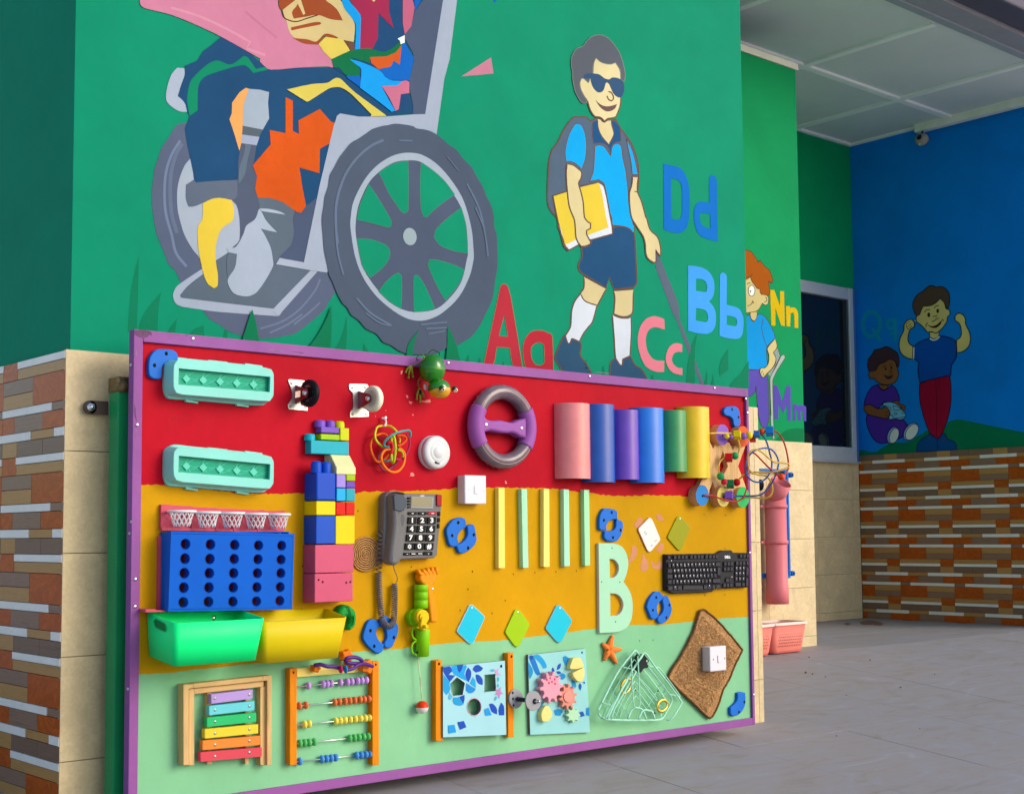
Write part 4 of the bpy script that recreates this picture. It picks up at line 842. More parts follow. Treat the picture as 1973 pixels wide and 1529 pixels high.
for cc in range(5):
    x_ = fpt('c', rows_[2][cc] - 30, 475, .02).x; b.box((x_, Y_B - .040, Z0 + .004), (x_ + .004, Y_B - .0105, Z1 - .014), pl('#B23A50'))
b.build('back_plate', hg)
slab('foot', hg, "c 97,795 175,792 190,802 300,806 285,816 97,820", .05, PKB, sm=False)

# ---- two bins
def bin_(name, ftl, ftr, fbr, fbl, yf, mt, label, handle=None):
    P_ = [PY(x, y, yf) for x, y in (ftl, ftr)]; Q_ = [PY(x, y, yf + .018) for x, y in (fbr, fbl)]
    xl, xr = P_[0].x, P_[1].x; zt = (P_[0].z + P_[1].z) / 2; zb = (Q_[0].z + Q_[1].z) / 2; xbr, xbl = Q_[0].x, Q_[1].x
    t = thing(name, label, 'bin', ((xl + xr) / 2, Y_B - .07, zb), 'plastic bins screwed to the board')
    yb = Y_B - .002; r = .014
    def rr(x0, x1, y0, y1, z):
        out = []
        for cx, cy, a0 in ((x0 + r, y0 + r, 180), (x1 - r, y0 + r, 270), (x1 - .006, y1 - .006, 0), (x0 + .006, y1 - .006, 90)):
            q_ = r if cy < y0 + r + .001 else .006
            for k in range(4): a = R_(a0 + 30 * k); out.append(Vector((cx + q_ * math.cos(a), cy + q_ * math.sin(a), z)))
        return out
    def lev(f, inset=0.0):
        o_ = rr(xbl + (xl - xbl) * f + inset, xbr + (xr - xbr) * f - inset, (yf + .018) + (-.018) * f + inset, yb - inset, zb + (zt - zb) * f + (0 if f else (0 if not inset else .004)))
        return [p + Vector((0, 0, .021 * (p.y - yf) / (yb - yf))) for p in o_]
    b = MB(); out = [lev(0), lev(.02), lev(.5), lev(1)]; inn = [lev(1, .003), lev(.5, .003), lev(0, .003)]
    b.skin([lev(0, .006)] + out[1:] + [lev(1, .0008)] + inn, mt, True); b.add(lev(0, .006), [list(range(16))], mt); b.add(inn[-1], [list(range(16))], mt)
    b.build('tub', t)
    return t, lambda y_, z_: Vector((xl + (xbl - xl) * (zt - z_) / (zt - zb), y_, z_)), zt
gb, xl, zt = bin_('green_bin', (337.4, 1198.8), (512.4, 1192), (496, 1275), (335.2, 1287.3), Y_B - .157, pl('#10FA8A', .38, .04, 1.0), 'bright green plastic bin screwed below the hole panel')
hp = smooth([(3.140, .760), (3.148, .766), (3.190, .769), (3.202, .763), (3.200, .752), (3.190, .748), (3.148, .746), (3.140, .751)], True, 3)
hz = PX(310, 1204, 1.603).z
b = MB(); hc_ = [xl(y_, z_ - .757 + hz + (y_ - 3.17) * .12) + Vector((-.0009, 0, 0)) for y_, z_ in hp]; b.tube(hc_, .0014, pl('#05C268', .4), 6, closed=True); b.tess([[p + Vector((.0008, 0, 0)) for p in hc_]], pl('#028A48', .6)); b.build('handle_slot', gb)
_c = fpt('c', 695, 872, .004); b = MB(); b.lathe(_c, (0, -1, 0), [(0, .007), (.001, .007), (.003, .003), (.003, .0001)], metal('#D0D8D0'), 10); b.build('screw', gb)
ybn, _, _ = bin_('yellow_bin', (506.5, 1192.5), (671.5, 1194), (654.5, 1274.5), (508, 1277.5), Y_B - .115, pl('#E4CC00', .38, .05), 'mustard yellow plastic bin to the right of the green bin')

# ---- stack of building blocks
bs = thing('block_stack', 'tall stack of coloured toy building blocks between the bins and the telephone', 'toy blocks', fpt('f', 490, 690, .03))
def block(txt, d, hexc, back=0.0, bev=.0022, studs=(), lab=None):
    q = F(txt, d); mt = pl(hexc, .36)
    x0 = (q[0].x + q[3].x) / 2; x1 = (q[1].x + q[2].x) / 2; z1 = (q[0].z + q[1].z) / 2; z0 = (q[2].z + q[3].z) / 2
    b = MB(); b.box((x0, Y_B - d, z0 + .0003), (x1, Y_B - back - .0003, z1 - .0003), mt); o = b.build('block', bs, bevel=bev, label=lab)
    for (a0, a1, top) in studs:
        pa = PY(a0[0], a0[1], Y_B - d + .004); pb_ = PY(a1[0], a1[1], Y_B - d + .004); r = (pb_.x - pa.x) / 2; zt_ = PY(a0[0], top, Y_B - d + .004).z
        s_ = MB(); s_.lathe(((pa.x + pb_.x) / 2, Y_B - d + .004 + r, z1 - .001), (0, 0, 1), [(0, r), ((zt_ - z1) * .72, r), ((zt_ - z1) * .93, r * .86), (zt_ - z1, r * .6), (zt_ - z1, .0001)], mt, 18); s_.build('stud', o)
    return o
def SS(t_): return S(t_)
def stud(t_): p_ = S(t_); return (p_[0], p_[1], p_[2][1])
block("f 268,1010 697,1003 693,1322 268,1332", .0612, '#D65A7E'); block("f 272,688 705,685 703,1000 272,1003", .0612, '#D65A7E')
for x, y in S("f 313,1080 359,1103 621,1110 667,1103"): hole(bs, x, y, .0615, .0028, '#4A1020')
block("f 285,365 500,365 498,678 283,682", .0628, '#0A55CC'); block("f 503,365 717,365 715,683 503,682", .0628, '#F2DC00')
block("f 287,203 503,200 501,360 287,360", .0628, '#F0DA04'); block("f 507,213 615,213 614,360 507,360", .0628, '#E2060E'); block("f 618,213 717,213 717,360 616,360", .0628, '#E2060E')
block("d 365,1195 555,1195 555,1475 362,1475", .0629, '#0A4FCC', bev=.004, studs=[stud("d 342,1190 435,1190 0,1072"), stud("d 440,1190 528,1190 0,1080")])
block("d 565,1350 656,1350 656,1480 565,1480", .0628, '#0DB6F2'); block("d 662,1352 750,1352 749,1482 661,1482", .0628, '#16AFC4')
block("d 565,1213 656,1213 656,1345 565,1345", .0628, '#A892EC'); block("d 664,1215 752,1215 752,1279 663,1279", .0628, '#A9CC04'); block("d 663,1284 750,1284 749,1347 662,1347", .0628, '#7050C8')
CRM = pl('#E6EAB0', .38); q0 = F("e 760,842 1112,850", .032); q1 = F("e 872,1085 1240,1102 1236,1222 876,1215", .0625)
b = MB(); xa0, xa1 = q0[0].x, q0[1].x; xb0, xb1 = q1[0].x, q1[1].x
zt_, zm, zb_ = q0[0].z, q1[0].z, q1[3].z
prof = [(Y_B - .0003, zt_), (Y_B - .032, zt_), (Y_B - .0625, zm), (Y_B - .0625, zb_), (Y_B - .0003, zb_)]
xx0, xx1 = xb0, xb1
ra = [Vector((xx0, y_, z_)) for y_, z_ in prof]; rb = [Vector((xx1, y_, z_)) for y_, z_ in prof]
b.face(ra, CRM); b.face(rb, CRM)
b.skin([ra, rb], CRM, False); b.build('sloped_block', bs, bevel=.002)
block("e 385,575 1112,587 1108,850 385,830", .0305, '#08B6CC', studs=[stud("e 325,570 508,570 0,430")])
block("e 575,450 935,457 932,572 572,563", .030, '#A6D404'); block("e 945,332 1115,338 1112,580 945,578", .030, '#D2DC04', studs=[stud("e 893,330 1062,330 0,192")])
block("e 580,318 925,320 925,441 580,433", .0298, '#8058CC', studs=[stud("e 520,312 705,312 0,168"), stud("e 720,318 882,318 0,178")])

# ---- casters
def caster(plate, holes, hub, rad, wd_, tyre, core, label, grp, bracket_reflection_hex):
    c = F(plate, 0); cc = sum(c, Vector()) / len(c); t = thing('caster_wheel', label, 'caster', cc, grp)
    slab('mounting_plate', t, plate, .0035, metal('#BCC4C6', .38), k=3)
    for x, y in S(holes): screw(t, x, y, .0036, .0042, metal('#8A8488', .35))
    hx, hy = S(hub)[0]; yc = Y_B - .052; c = PY(hx, hy, yc)
    r = rad / (FOC / FWD.dot(c - EYE))
    b = MB(); b.lathe(c, (1, .12, 0), [(-wd_ * .30, .0001), (-wd_ * .30, r * .42), (-wd_ * .34, r * .45), (-wd_ * .34, r * .60), (-wd_ * .42, r * .63)], core, 30); b.build('hub', t)
    b = MB(); b.lathe(c, (1, .12, 0), [(-wd_ * .42, r * .63), (-wd_ * .5, r * .72), (-wd_ * .46, r * .92), (-wd_ * .25, r), (wd_ * .25, r), (wd_ * .46, r * .92), (wd_ * .5, r * .6), (wd_ * .4, .0001)], tyre, 34); b.build('tyre', t)
    mb = metal(bracket_reflection_hex, .3)  # reflection of the red board is put into the fork metal's colour
    zc = c.z; x_ = c.x - wd_ * .5 - .006
    prof = [(Y_B - .004, zc + .026), (Y_B - .004, zc - .026), (Y_B - .03, zc - .019), (yc - .008, zc - .011), (yc - .013, zc), (yc - .008, zc + .011), (Y_B - .03, zc + .019)]
    for xx in (x_, c.x + wd_ * .5 + .003):
        b = MB(); b.prism([[Vector((xx, y_, z_)) for y_, z_ in prof]], (.003, 0, 0), mb, back=True); b.build('fork', t, bevel=.0008)
    b = MB(); b.lathe((x_ - .005, yc, zc), (1, 0, 0), [(0, .0001), (0, .006), (.004, .007), (.005, .009), (.0051, .0001)], metal('#CFE4EE', .15), 8); b.build('axle_nut', t)
    return t
cg = 'casters mounted on the red band'
t1 = caster("d 82,275 95,262 240,275 248,300 215,330 205,520 275,545 272,575 85,560 78,520 118,440 112,370", "d 110,300 230,300 100,535 250,540", "d 292,402", 26.5, .017, mat('#1A1A22', .45), metal('#C8D2D6', .25), 'caster with a black rubber wheel, right of the upper egg carton', cg, '#A0484E')
slab('sticker', t1, "d 152,385 202,375 200,438 148,448", .050, mat('#D8B8A8', .6), back=.0495, sm=False)
caster("d 690,320 700,308 865,312 880,330 880,350 850,375 850,560 885,580 885,635 700,642 700,590 730,550 725,400 695,365", "d 720,345 848,343 722,610 858,610", "d 925,458", 25.5, .021, mat('#DEE0C8', .35), mat('#CFCFB8', .4), 'caster with a cream nylon wheel, second from the left', cg, '#9A4650')

# ---- tangled ring rattle
rt = thing('ring_rattle', 'tangled ring rattle of orange, lime, teal and purple loops hung on a white clip', 'rattle', fpt('y', 850, 600, .03))
def loop(txt3, hexc, r, parent=rt, name='loop', closed=False, k=5):
    P3 = S3(txt3); P_ = [PY(x, y, Y_B - w_) for x, y, w_ in P3]
    sm_ = smooth([tuple(p) for p in P_], closed, k, 170)
    b = MB(); b.tube(sm_, r, pl(hexc, .3), 8, closed=closed); return b.build(name, parent)
loop("y 690,0,.02 520,30,.02 455,200,.025 470,360,.03 560,480,.03 680,560,.03 800,520,.02 1010,180,.04 1040,160,.04 900,30,.03 770,-5,.02", '#D6D828', .0032, closed=True)
loop("y 810,300,.03 720,225,.025 600,220,.02 440,290,.02 345,450,.02 340,620,.02 400,800,.02 520,960,.02 700,900,.012 840,700,.02", '#F2700A', .0033)
loop("y 820,570,.03 730,560,.035 690,500,.04 740,390,.045 880,270,.05 1060,180,.05 1250,130,.045 1370,130,.04 1405,200,.035 1390,300,.03", '#3FA6A8', .0033)
loop("y 1300,240,.03 1370,360,.028 1380,520,.026 1320,700,.024 1220,860,.024 1100,910,.026 1000,880,.028", '#B03A5C', .003)
loop("y 1020,260,.03 1140,255,.03 1260,290,.03 1290,370,.03 1230,450,.03 1130,520,.03 1040,530,.03", '#E8560A', .0034)
loop("y 850,630,.035 730,650,.04 650,740,.045 620,860,.05 660,1010,.05 760,1150,.05 900,1235,.05 1060,1220,.045 1180,1100,.04 1240,940,.035 1245,760,.03 1180,650,.025 1080,590,.025", '#FF8410', .0036)
loop("y 660,650,.02 570,760,.018 545,880,.018 570,1020,.018 640,1150,.018 750,1190,.016 900,1120,.014 1060,970,.014", '#8E3C5C', .003)
loop("y 680,940,.02 800,940,.022 920,850,.024 1000,700,.024 1060,540,.024", '#3E9C9C', .003)
loop("y 950,260,.05 985,400,.055 1000,600,.058 985,800,.055 950,970,.05 900,950,.04 890,760,.035 900,500,.03 890,300,.03 920,230,.04", '#C8D60C', .0036)
loop("y 1050,640,.03 1160,680,.03 1210,780,.03 1200,850,.03", '#B8C416', .003); loop("y 520,330,.01 650,320,.01 800,380,.012 900,400,.014", '#9C3048', .0022); loop("y 1090,300,.02 1120,380,.02 1100,460,.02", '#C8C818', .003)
loop("y 760,470,.03 860,450,.032 915,520,.034 910,620,.034 880,720,.034 840,740,.03", '#DC1838', .006, name='core')
loop("e 1730,150,.008 1790,170,.014 1810,230,.02 1790,290,.026 1755,300,.020", '#E8DCDC', .0033, name='clip'); screw(rt, *S("e 1808,142")[0], .008, .005)

# ---- round white sensor
rs = thing('smoke_detector', 'round white ceiling sensor mounted below the cream caster', 'detector', fpt('d', 1560, 1000, .015))
c = fpt('d', 1515, 995, 0); R0 = .0505
b = MB(); b.lathe(c, (0, -1, 0), [(0, R0), (.010, R0), (.012, R0 * .97), (.012, R0 * .95), (.014, R0 * .95), (.014, R0 * .985), (.026, R0 * .965), (.030, R0 * .90), (.032, R0 * .80), (.033, R0 * .62), (.0325, R0 * .60), (.0335, R0 * .58), (.034, R0 * .42), (.0335, R0 * .38), (.0355, R0 * .35), (.036, .0001)], pl('#E2E6EA', .35), 44); b.build('housing', rs)
slab('indicator', rs, "d 1555,1082 1570,1092 1600,1100 1598,1108 1560,1100", .0362, mat('#2A1020', .4), back=.033, sm=False)

# ---- light switches
def switch(txt, d, rock, rd, scr, label, dark=False):
    q = F(txt, d); x0 = (q[0].x + q[3].x) / 2; x1 = (q[1].x + q[2].x) / 2; z1 = (q[0].z + q[1].z) / 2; z0 = (q[2].z + q[3].z) / 2
    base = d - .0378; t = thing('light_switch', label, 'switch', ((x0 + x1) / 2, Y_B - base, (z0 + z1) / 2), 'white light switches on surface boxes')
    wm = pl('#EDEAF4', .3, .03)
    b = MB(); b.box((x0 + .001, Y_B - d + .0072, z0 + .001), (x1 - .001, Y_B - base - .0002, z1 - .001), pl('#E6DEE2', .35, .03)); b.build('back_box', t, bevel=.003)
    b = MB(); b.box((x0, Y_B - d, z0), (x1, Y_B - d + .007, z1), wm); b.build('face_plate', t, bevel=.0035)
    slab('rocker', t, rock, rd, wm, back=d - .001, sm=False, bevel=.001)
    for x, y in S(scr): screw(t, x, y, d, .0035, pl('#F4F2F8', .3) if not dark else metal('#707478', .3))
switch("n 345,88 600,100 598,437 342,432", .0373, "n 458,212 502,216 500,318 456,312", .0393, "n 390,262 571,272", 'white light switch on the border of the red and yellow bands, above the first stick')
MAT_D = .012
# ---- ring of clear plastic with purple grip
wl = thing('ring_weight', 'round toy steering ring of clear smoky plastic with a purple cross grip', 'toy ring', fpt('k', 745, 720, .02))
rc = fpt('k', 760, 718, .024); RM, rm = .1075, .0235
SMK = mat('#6F5F6C', .12, .35, 22.0, coat=.6); PG = pl('#A05CB0', .45, .06)
def arc(a0, a1, mt, name, r=rm, n=22, sq=1.0):
    b = MB(); pts = [rc + Vector((RM * math.cos(R_(a0 + (a1 - a0) * i / n)), 0, RM * math.sin(R_(a0 + (a1 - a0) * i / n)))) for i in range(n + 1)]
    b.tube(pts, r, mt, 16); return b.build(name, wl)
arc(26, 156, SMK, 'clear_arc'); arc(207, 331, SMK, 'clear_arc'); arc(151, 212, PG, 'grip', rm + .0025); arc(-34, 31, PG, 'grip', rm + .0025)
for a0, a1 in ((28, 154), (209, 329)):
    for rr_, dd in ((RM - .011, .019), (RM + .009, .021)):
        b = MB(); b.tube([rc + Vector((rr_ * math.cos(R_(a0 + (a1 - a0) * i / 24)), -dd, rr_ * math.sin(R_(a0 + (a1 - a0) * i / 24)))) for i in range(25)], .0012, mat('#B89C90', .15, .1, 20, coat=.5), 5); b.build('seam', wl)
slab('handle', wl, "k 430,560 520,570 560,610 620,632 700,628 760,630 900,660 960,640 1020,615 1090,600 1090,880 1000,850 960,820 900,800 830,805 740,795 640,775 600,770 540,790 440,850", .046, PG, back=.012, rim=.008)
for u, v in ((543, 690), (1023, 737)): screw(wl, *S("k %d,%d" % (u, v))[0], .0462, .0062, metal('#F0E4E8', .3))
for i in range(34):
    a = R_(i * 360 / 34)
    if 155 < i * 360 / 34 < 205 or i * 360 / 34 < 30 or i * 360 / 34 > 330: continue
    b = MB(); b.ball(rc + Vector(((RM + rm) * math.cos(a), .003, (RM + rm) * math.sin(a))), .0022, SMK, 6, 4); b.build('nub', wl)

# ---- split pipes
def pipe(xl_, xr_, ytl, ybl, hexc, label, refx=None, prot=0.0):
    XL = PY(xl_, 850, Y_B).x; rr_ = ray(xr_, 850); K = rr_.x / rr_.y; r = (K * Y_B - XL - K * prot) / (1.73 + K * .683)
    zt_ = PY(xl_ if refx is None else refx, ytl, Y_B - (0 if refx is None else .05)).z; zb_ = PY(xl_ if refx is None else refx, ybl, Y_B - (0 if refx is None else .05)).z
    cx = XL + r; t = thing('pipe_section', label, 'pipe', (cx, Y_B, zb_), 'painted half pipes side by side')
    b = MB(); mt = mat(hexc, .22, .10, 18.0, coat=.35, spec=.3, k=.85); n = 26; ro, ri = [], []
    for i in range(n + 1):
        a = math.pi + math.pi * i / n; ro.append((math.cos(a) * r, math.sin(a) * r)); ri.append((math.cos(a) * (r - .0035), math.sin(a) * (r - .0035)))
    yy = Y_B - .0005 - prot
    o0 = [Vector((cx + a, yy + c_, zb_)) for a, c_ in ro]; o1 = [Vector((cx + a, yy + c_, zt_)) for a, c_ in ro]; i0 = [Vector((cx + a, yy + c_, zb_)) for a, c_ in ri]; i1 = [Vector((cx + a, yy + c_, zt_)) for a, c_ in ri]
    b.skin([i1, o1], mt, False, closed=False); b.skin([o1, o0], mt, True, closed=False); b.skin([o0, i0], mt, False, closed=False); b.skin([i0, i1], mt, True, closed=False)
    for q_ in (ro[0], ro[-1]):
        pass
    b.build('shell', t, fix=False)
pipe(1068, 1137, 777, 922, '#F08F94', 'salmon pink half pipe, leftmost and widest of the row')
pipe(1120, 1184.5, 779, 929, '#1357BC', 'dark blue half pipe between the pink and the purple pipe')
pipe(1172, 1230.5, 790, 924, '#6A44C4', 'purple half pipe, third from the left', prot=.012)
pipe(1212.4, 1279, 786, 930, '#0A7FF0', 'sky blue half pipe, fourth from the left')
pipe(1268, 1322.6, 791, 909, '#2A9A62', 'green half pipe, the shortest of the row', prot=.012)
pipe(1302.7, 1367.2, 784, 921, '#F0C800', 'yellow half pipe at the right end of the row, beside the bead maze')
# ---- five sticks
ST = [("n 745,242 815,240 820,1195 745,1197", '#F0E070', '#C8A820', 'pale yellow wooden stick, first from the left under the white switch'), ("n 1015,255 1082,258 1100,1190 1035,1193", '#A8E4C0', '#90B060', 'mint wooden stick, second from the left and slightly tilted'),
      ("n 1280,252 1345,256 1350,1180 1280,1182", '#F2E27C', '#C8A820', 'pale yellow wooden stick in the middle of the five'), ("n 1517,260 1580,262 1590,1170 1525,1175", '#A8E6C4', '#90B060', 'mint wooden stick, fourth from the left'),
      ("n 1758,265 1820,268 1832,1165 1770,1168", '#A4E4B4', '#90B060', 'mint wooden stick at the right end, nearest the letter B')]
for tx, hx, sx, lb in ST:
    c = sum(F(tx, 0), Vector()) / 4; t = thing('wooden_stick', lb, 'stick', c, 'painted wooden sticks in a row')
    slab('stick', t, tx, .0175, mat(hx, .5, .05, 12., kind='woodv'), sm=False, bevel=.001)

# ---- corded telephone
ph = thing('telephone', 'grey corded desk telephone with large black number keys and a red corner button', 'telephone', fpt('f', 1400, 480, .02))
PGm = pl('#76777A', .35); PDk = mat('#4A5360', .3, .08, 14.); PBK = mat('#141619', .35, .05, 20)
slab('base', ph, "f 1050,170 1090,105 1190,90 1290,118 1680,125 1695,170 1660,560 1640,790 1605,840 1240,855 1060,885 1030,840 1040,520", .030, PGm, rim=.005, k=3)
slab('cradle', ph, "f 1100,120 1170,98 1250,105 1280,125 1240,130 1200,400 1170,880 1100,885 1085,840 1120,500", .034, PBK, back=.028, k=3)
slab('handset', ph, "f 1145,140 1175,120 1270,130 1300,190 1302,250 1270,312 1220,330 1225,560 1260,640 1262,760 1235,870 1190,915 1140,915 1105,870 1150,500 1150,320", .062, PGm, back=.030, rim=.010)
slab('earpiece', ph, "f 1150,145 1175,125 1262,132 1298,190 1298,248 1268,308 1215,318 1160,300 1155,220", .0645, PDk, back=.058, rim=.003)
slab('screen_frame', ph, "f 1345,150 1600,155 1592,288 1340,280", .0325, pl('#9AA0A4', .3), back=.0301, sm=False, bevel=.001)
slab('screen', ph, "f 1352,162 1580,168 1575,262 1350,258", .0332, mat('#7C7A66', .15, .05, 10., coat=.5), back=.0326, sm=False)
slab('red_key', ph, "f 1632,130 1688,132 1686,258 1636,256", .035, pl('#B00C22', .3), back=.0295, sm=False, bevel=.001)
def key(txt, d=.0345, mt=PBK, name='key', back=.0301): return slab(name, ph, txt, d, mt, back=back, sm=False, bevel=.0012)
def text(s_, x, y, hpx, d, mt, parent, wfac=1.0, bold=.03, name='lettering', skew=0.0, Yb=None):
    cu = bpy.data.curves.new('txt', 'FONT'); cu.body = s_; cu.size = 1.0; cu.align_x = 'CENTER'; cu.align_y = 'CENTER'; cu.offset = bold; cu.resolution_u = 2
    to = bpy.data.objects.new('txt', cu); COL.objects.link(to); dg = bpy.context.evaluated_depsgraph_get(); dg.update()
    me = bpy.data.meshes.new_from_object(to.evaluated_get(dg)); bpy.data.objects.remove(to)
    c = pb(x, y, d + .0004); sc = hpx / (FOC / FWD.dot(c - EYE)) / .70
    o = bpy.data.objects.new(name, me); COL.objects.link(o); me.materials.clear(); me.materials.append(mt)
    for v_ in me.vertices: v_.co = Vector((v_.co.x * sc * wfac, 0, v_.co.y * sc + skew * v_.co.x * sc))
    place(o, parent, c); return o
WT = mat('#F2F4F6', .4)
kx = {0: (1312, 1405, 1422, 1518, 1530, 1624), 1: (1304, 1398, 1413, 1507, 1523, 1616), 2: (1293, 1389, 1400, 1500, 1512, 1608), 3: (1279, 1376, 1387, 1486, 1498, 1596)}
kyy = [(380, 458), (476, 552), (574, 650), (670, 746)]
digs = ['123', '456', '789', '*0#']
for r4 in range(4):
    for c3 in range(3):
        u0, u1 = kx[r4][2 * c3], kx[r4][2 * c3 + 1]; v0, v1 = kyy[r4]
        key("f %d,%d %d,%d %d,%d %d,%d" % (u0 + 3, v0, u1 + 3, v0 - 1, u1 - 3, v1, u0 - 3, v1)); ch = digs[r4][c3]
        x, y = S("f %f,%f" % ((u0 + u1) / 2, (v0 + v1) / 2 + (18 if ch == '*' else 0)))[0]
        if ch != '*': text(ch, x, y, 9.2, .0352, WT, ph, 1.35, .035)
        else:
            q_ = MB(); cc_ = pb(x, y - 3, .0353)
            for a_ in (90, 30, 150):
                dv = Vector((math.cos(R_(a_)), 0, math.sin(R_(a_)))) * .0068; nn_ = Vector((-dv.z, 0, dv.x)).normalized() * .0016
                q_.face([cc_ - dv - nn_ * 1.3, cc_ + dv - nn_ * 1.3, cc_ + dv + nn_ * 1.3, cc_ - dv + nn_ * 1.3], WT)
            q_.build('lettering', ph, fix=False)
for u0, v0, u1, v1, mm in ((1312, 322, 1410, 356, PBK), (1426, 322, 1522, 356, PBK), (1535, 320, 1630, 354, pl('#B82038')), (1265, 776, 1327, 808, PBK), (1340, 775, 1405, 806, PBK), (1415, 772, 1476, 803, PBK), (1487, 766, 1585, 806, PBK),
                       (1305, 158, 1335, 182, PBK), (1306, 192, 1336, 214, PBK), (1308, 226, 1335, 248, PBK), (1308, 260, 1333, 280, PBK), (1645, 320, 1672, 368, PBK), (1643, 388, 1670, 438, PBK), (1640, 456, 1665, 505, PBK)):
    key("f %d,%d %d,%d %d,%d %d,%d" % (u0, v0, u1, v0, u1, v1, u0, v1), .0335, mm)
for u, v, w_ in ((1362, 340, 24), (1475, 340, 20), (1586, 339, 28), (1372, 790, 44), (1446, 788, 44), (1302, 792, 12), (1540, 788, 14), (1470, 142, 44)):
    q = MB(); q.face(F("f %f,%f %f,%f %f,%f %f,%f" % (u - w_ / 2, v - 4, u + w_ / 2, v - 4, u + w_ / 2, v + 4, u - w_ / 2, v + 4), .0339 if v != 142 else .0305), WT); q.build('key_print', ph)
slab('wear_mark', ph, "f 1240,350 1262,352 1272,400 1262,480 1245,488 1228,430 1230,370", .0625, mat('#5C5F64', .5), back=.062)
# curly cord
def helix(path, r, turns, wr, mt, name, parent, n=14):
    P_ = [Vector(p) for p in smooth([tuple(q_) for q_ in path], False, 8, 170)]
    L = [0]
    for i in range(1, len(P_)): L.append(L[-1] + (P_[i] - P_[i - 1]).length)
    out = []; tot = L[-1]; N_ = int(turns * n); j = 0
    for i in range(N_ + 1):
        s_ = tot * i / N_
        while j < len(L) - 2 and L[j + 1] < s_: j += 1
        t_ = (s_ - L[j]) / max(1e-9, L[j + 1] - L[j]); p = P_[j].lerp(P_[j + 1], t_); d = (P_[min(j + 2, len(P_) - 1)] - P_[max(0, j - 1)]).normalized()
        u = d.cross(Vector((0, 1, 0))).normalized(); w_ = u.cross(d); a = 2 * math.pi * i / n; out.append(p + u * (r * math.cos(a)) + w_ * (r * math.sin(a)))
    b = MB(); b.tube(out, wr, mt, 6); return b.build(name, parent, fix=False)
CD_ = mat('#6E6A6C', .35)
P3 = lambda t_: [PY(x, y, Y_B - w_) for x, y, w_ in S3(t_)]
helix(P3("f 1030,520,.02 990,580,.02 998,640,.018 988,760,.015 990,850,.014 985,1000,.012"), .0072, 10, .0017, CD_, 'curly_cord', ph)
helix(P3("f 985,1000,.012 990,1200,.012 1005,1400,.014 g 520,700,.02 560,780,.024 600,798,.026 635,770,.024 655,680,.02 660,500,.016 660,400,.014 655,350,.013"), .0080, 58, .0017, CD_, 'curly_cord', ph, 11)
b = MB(); b.tube(P3("f 1145,915,.03 1155,960,.025 1190,1050,.018 1192,1090,.014 1170,1115,.013"), .0014, CD_, 6); b.build('cord_end', ph)

# ---- coiled jute disc
jd = thing('jute_coaster', 'small coiled rope coaster half hidden by the telephone cord', 'coaster', fpt('f', 835, 800, .004))
jc = fpt('f', 835, 798, .004); J1 = mat('#B48A58', .8, .4, 160., .5); J2 = mat('#3A2410', .8, .35, 90., .4); pts = []
Rj = 200 / 5.791 / (FOC / FWD.dot(jc - EYE))
for i in range(8 * 30 + 1):
    a = 2 * math.pi * i / 30; rr_ = Rj * (1 - i / (8 * 30 + 4)); pts.append(jc + Vector((rr_ * math.cos(a), random.uniform(-.0004, .0004), rr_ * math.sin(a))))
b = MB(); b.tube(pts, Rj / 8 * .43, J1, 6); b.build('rope', jd, fix=False)
b = MB(); b.lathe(jc + Vector((0, .002, 0)), (0, -1, 0), [(0, Rj * .97), (.0012, .0001)], J2, 30); b.build('backing', jd)

# ---- bead maze
bmz = thing('bead_maze', 'wooden bead maze with coloured discs and looping wires at the right edge of the board', 'bead maze', fpt('m', 600, 850, .03))
WD = mat('#D9B27C', .5, .10, kind='woodv')
slab('plank', bmz, "m 300,560 385,540 425,628 470,545 630,545 680,648 722,545 850,560 745,850 850,1130 790,1270 700,1250 650,1150 580,1260 470,1240 470,1190 420,1040 380,1150 370,1230 220,1250 200,1180 290,1010 300,800", .020, WD, sm=False, holes=["m 550,650 615,850 540,1000 490,860"])
for u, v, hx, nm in ((548, 447, '#8E62D2', 'purple disc'), (808, 470, '#F0601A', 'orange disc'), (288, 1222, '#0E86D8', 'blue disc'), (560, 1235, '#F0DE74', 'yellow disc'), (806, 1245, '#18C868', 'green disc')):
    o = slab('disc', bmz, ell(u, v, 82, 133, 0, 28, 'm'), .0375, pl(hx, .4, .04), back=.001, sm=False, side=mat('#C99A6E', .5, .12, kind='woodv'), label=nm)
    hole(bmz, *S("m %d,%d" % (u, v + 10))[0], .0376, .0035)
def wire(t3, hx, r=.0031): return loop(t3, hx, r, bmz, 'wire')
wire("m 370,428,.05 545,425,.055 640,430,.06 710,460,.07 755,540,.075 762,620,.07 735,700,.06 640,730,.05 570,742,.045 510,800,.04 495,870,.04 505,940,.04 525,985,.045 580,1050,.05 650,1070,.055 720,1055,.06 780,995,.07 850,940,.10 950,925,.13 1080,935,.16 1200,920,.19 1320,890,.21 1400,850,.22 1385,818,.22 1300,805,.21 1220,800,.20 1150,755,.19 1080,695,.18 1010,645,.17 940,638,.16 880,690,.15 868,770,.14 880,870,.13 920,925,.13 990,958,.14 1080,968,.15 1140,1010,.15 1180,1090,.14 1180,1180,.13 1140,1240,.12 1060,1262,.10 950,1250,.07 820,1250,.04", '#ECC25A')
wire("m 935,450,.09 1010,435,.10 1070,470,.11 1115,550,.12 1150,680,.14 1178,800,.15 1165,900,.16 1120,985,.16 1060,1035,.15 980,1053,.14 900,1015,.13 850,940,.12 840,850,.12 870,740,.12 950,655,.13 1060,620,.14 1160,630,.15 1230,700,.16 1262,800,.17 1240,920,.17 1190,1040,.16 1120,1140,.14 1030,1215,.12 900,1230,.09 760,1232,.06 560,1235,.04", '#3F66B4')
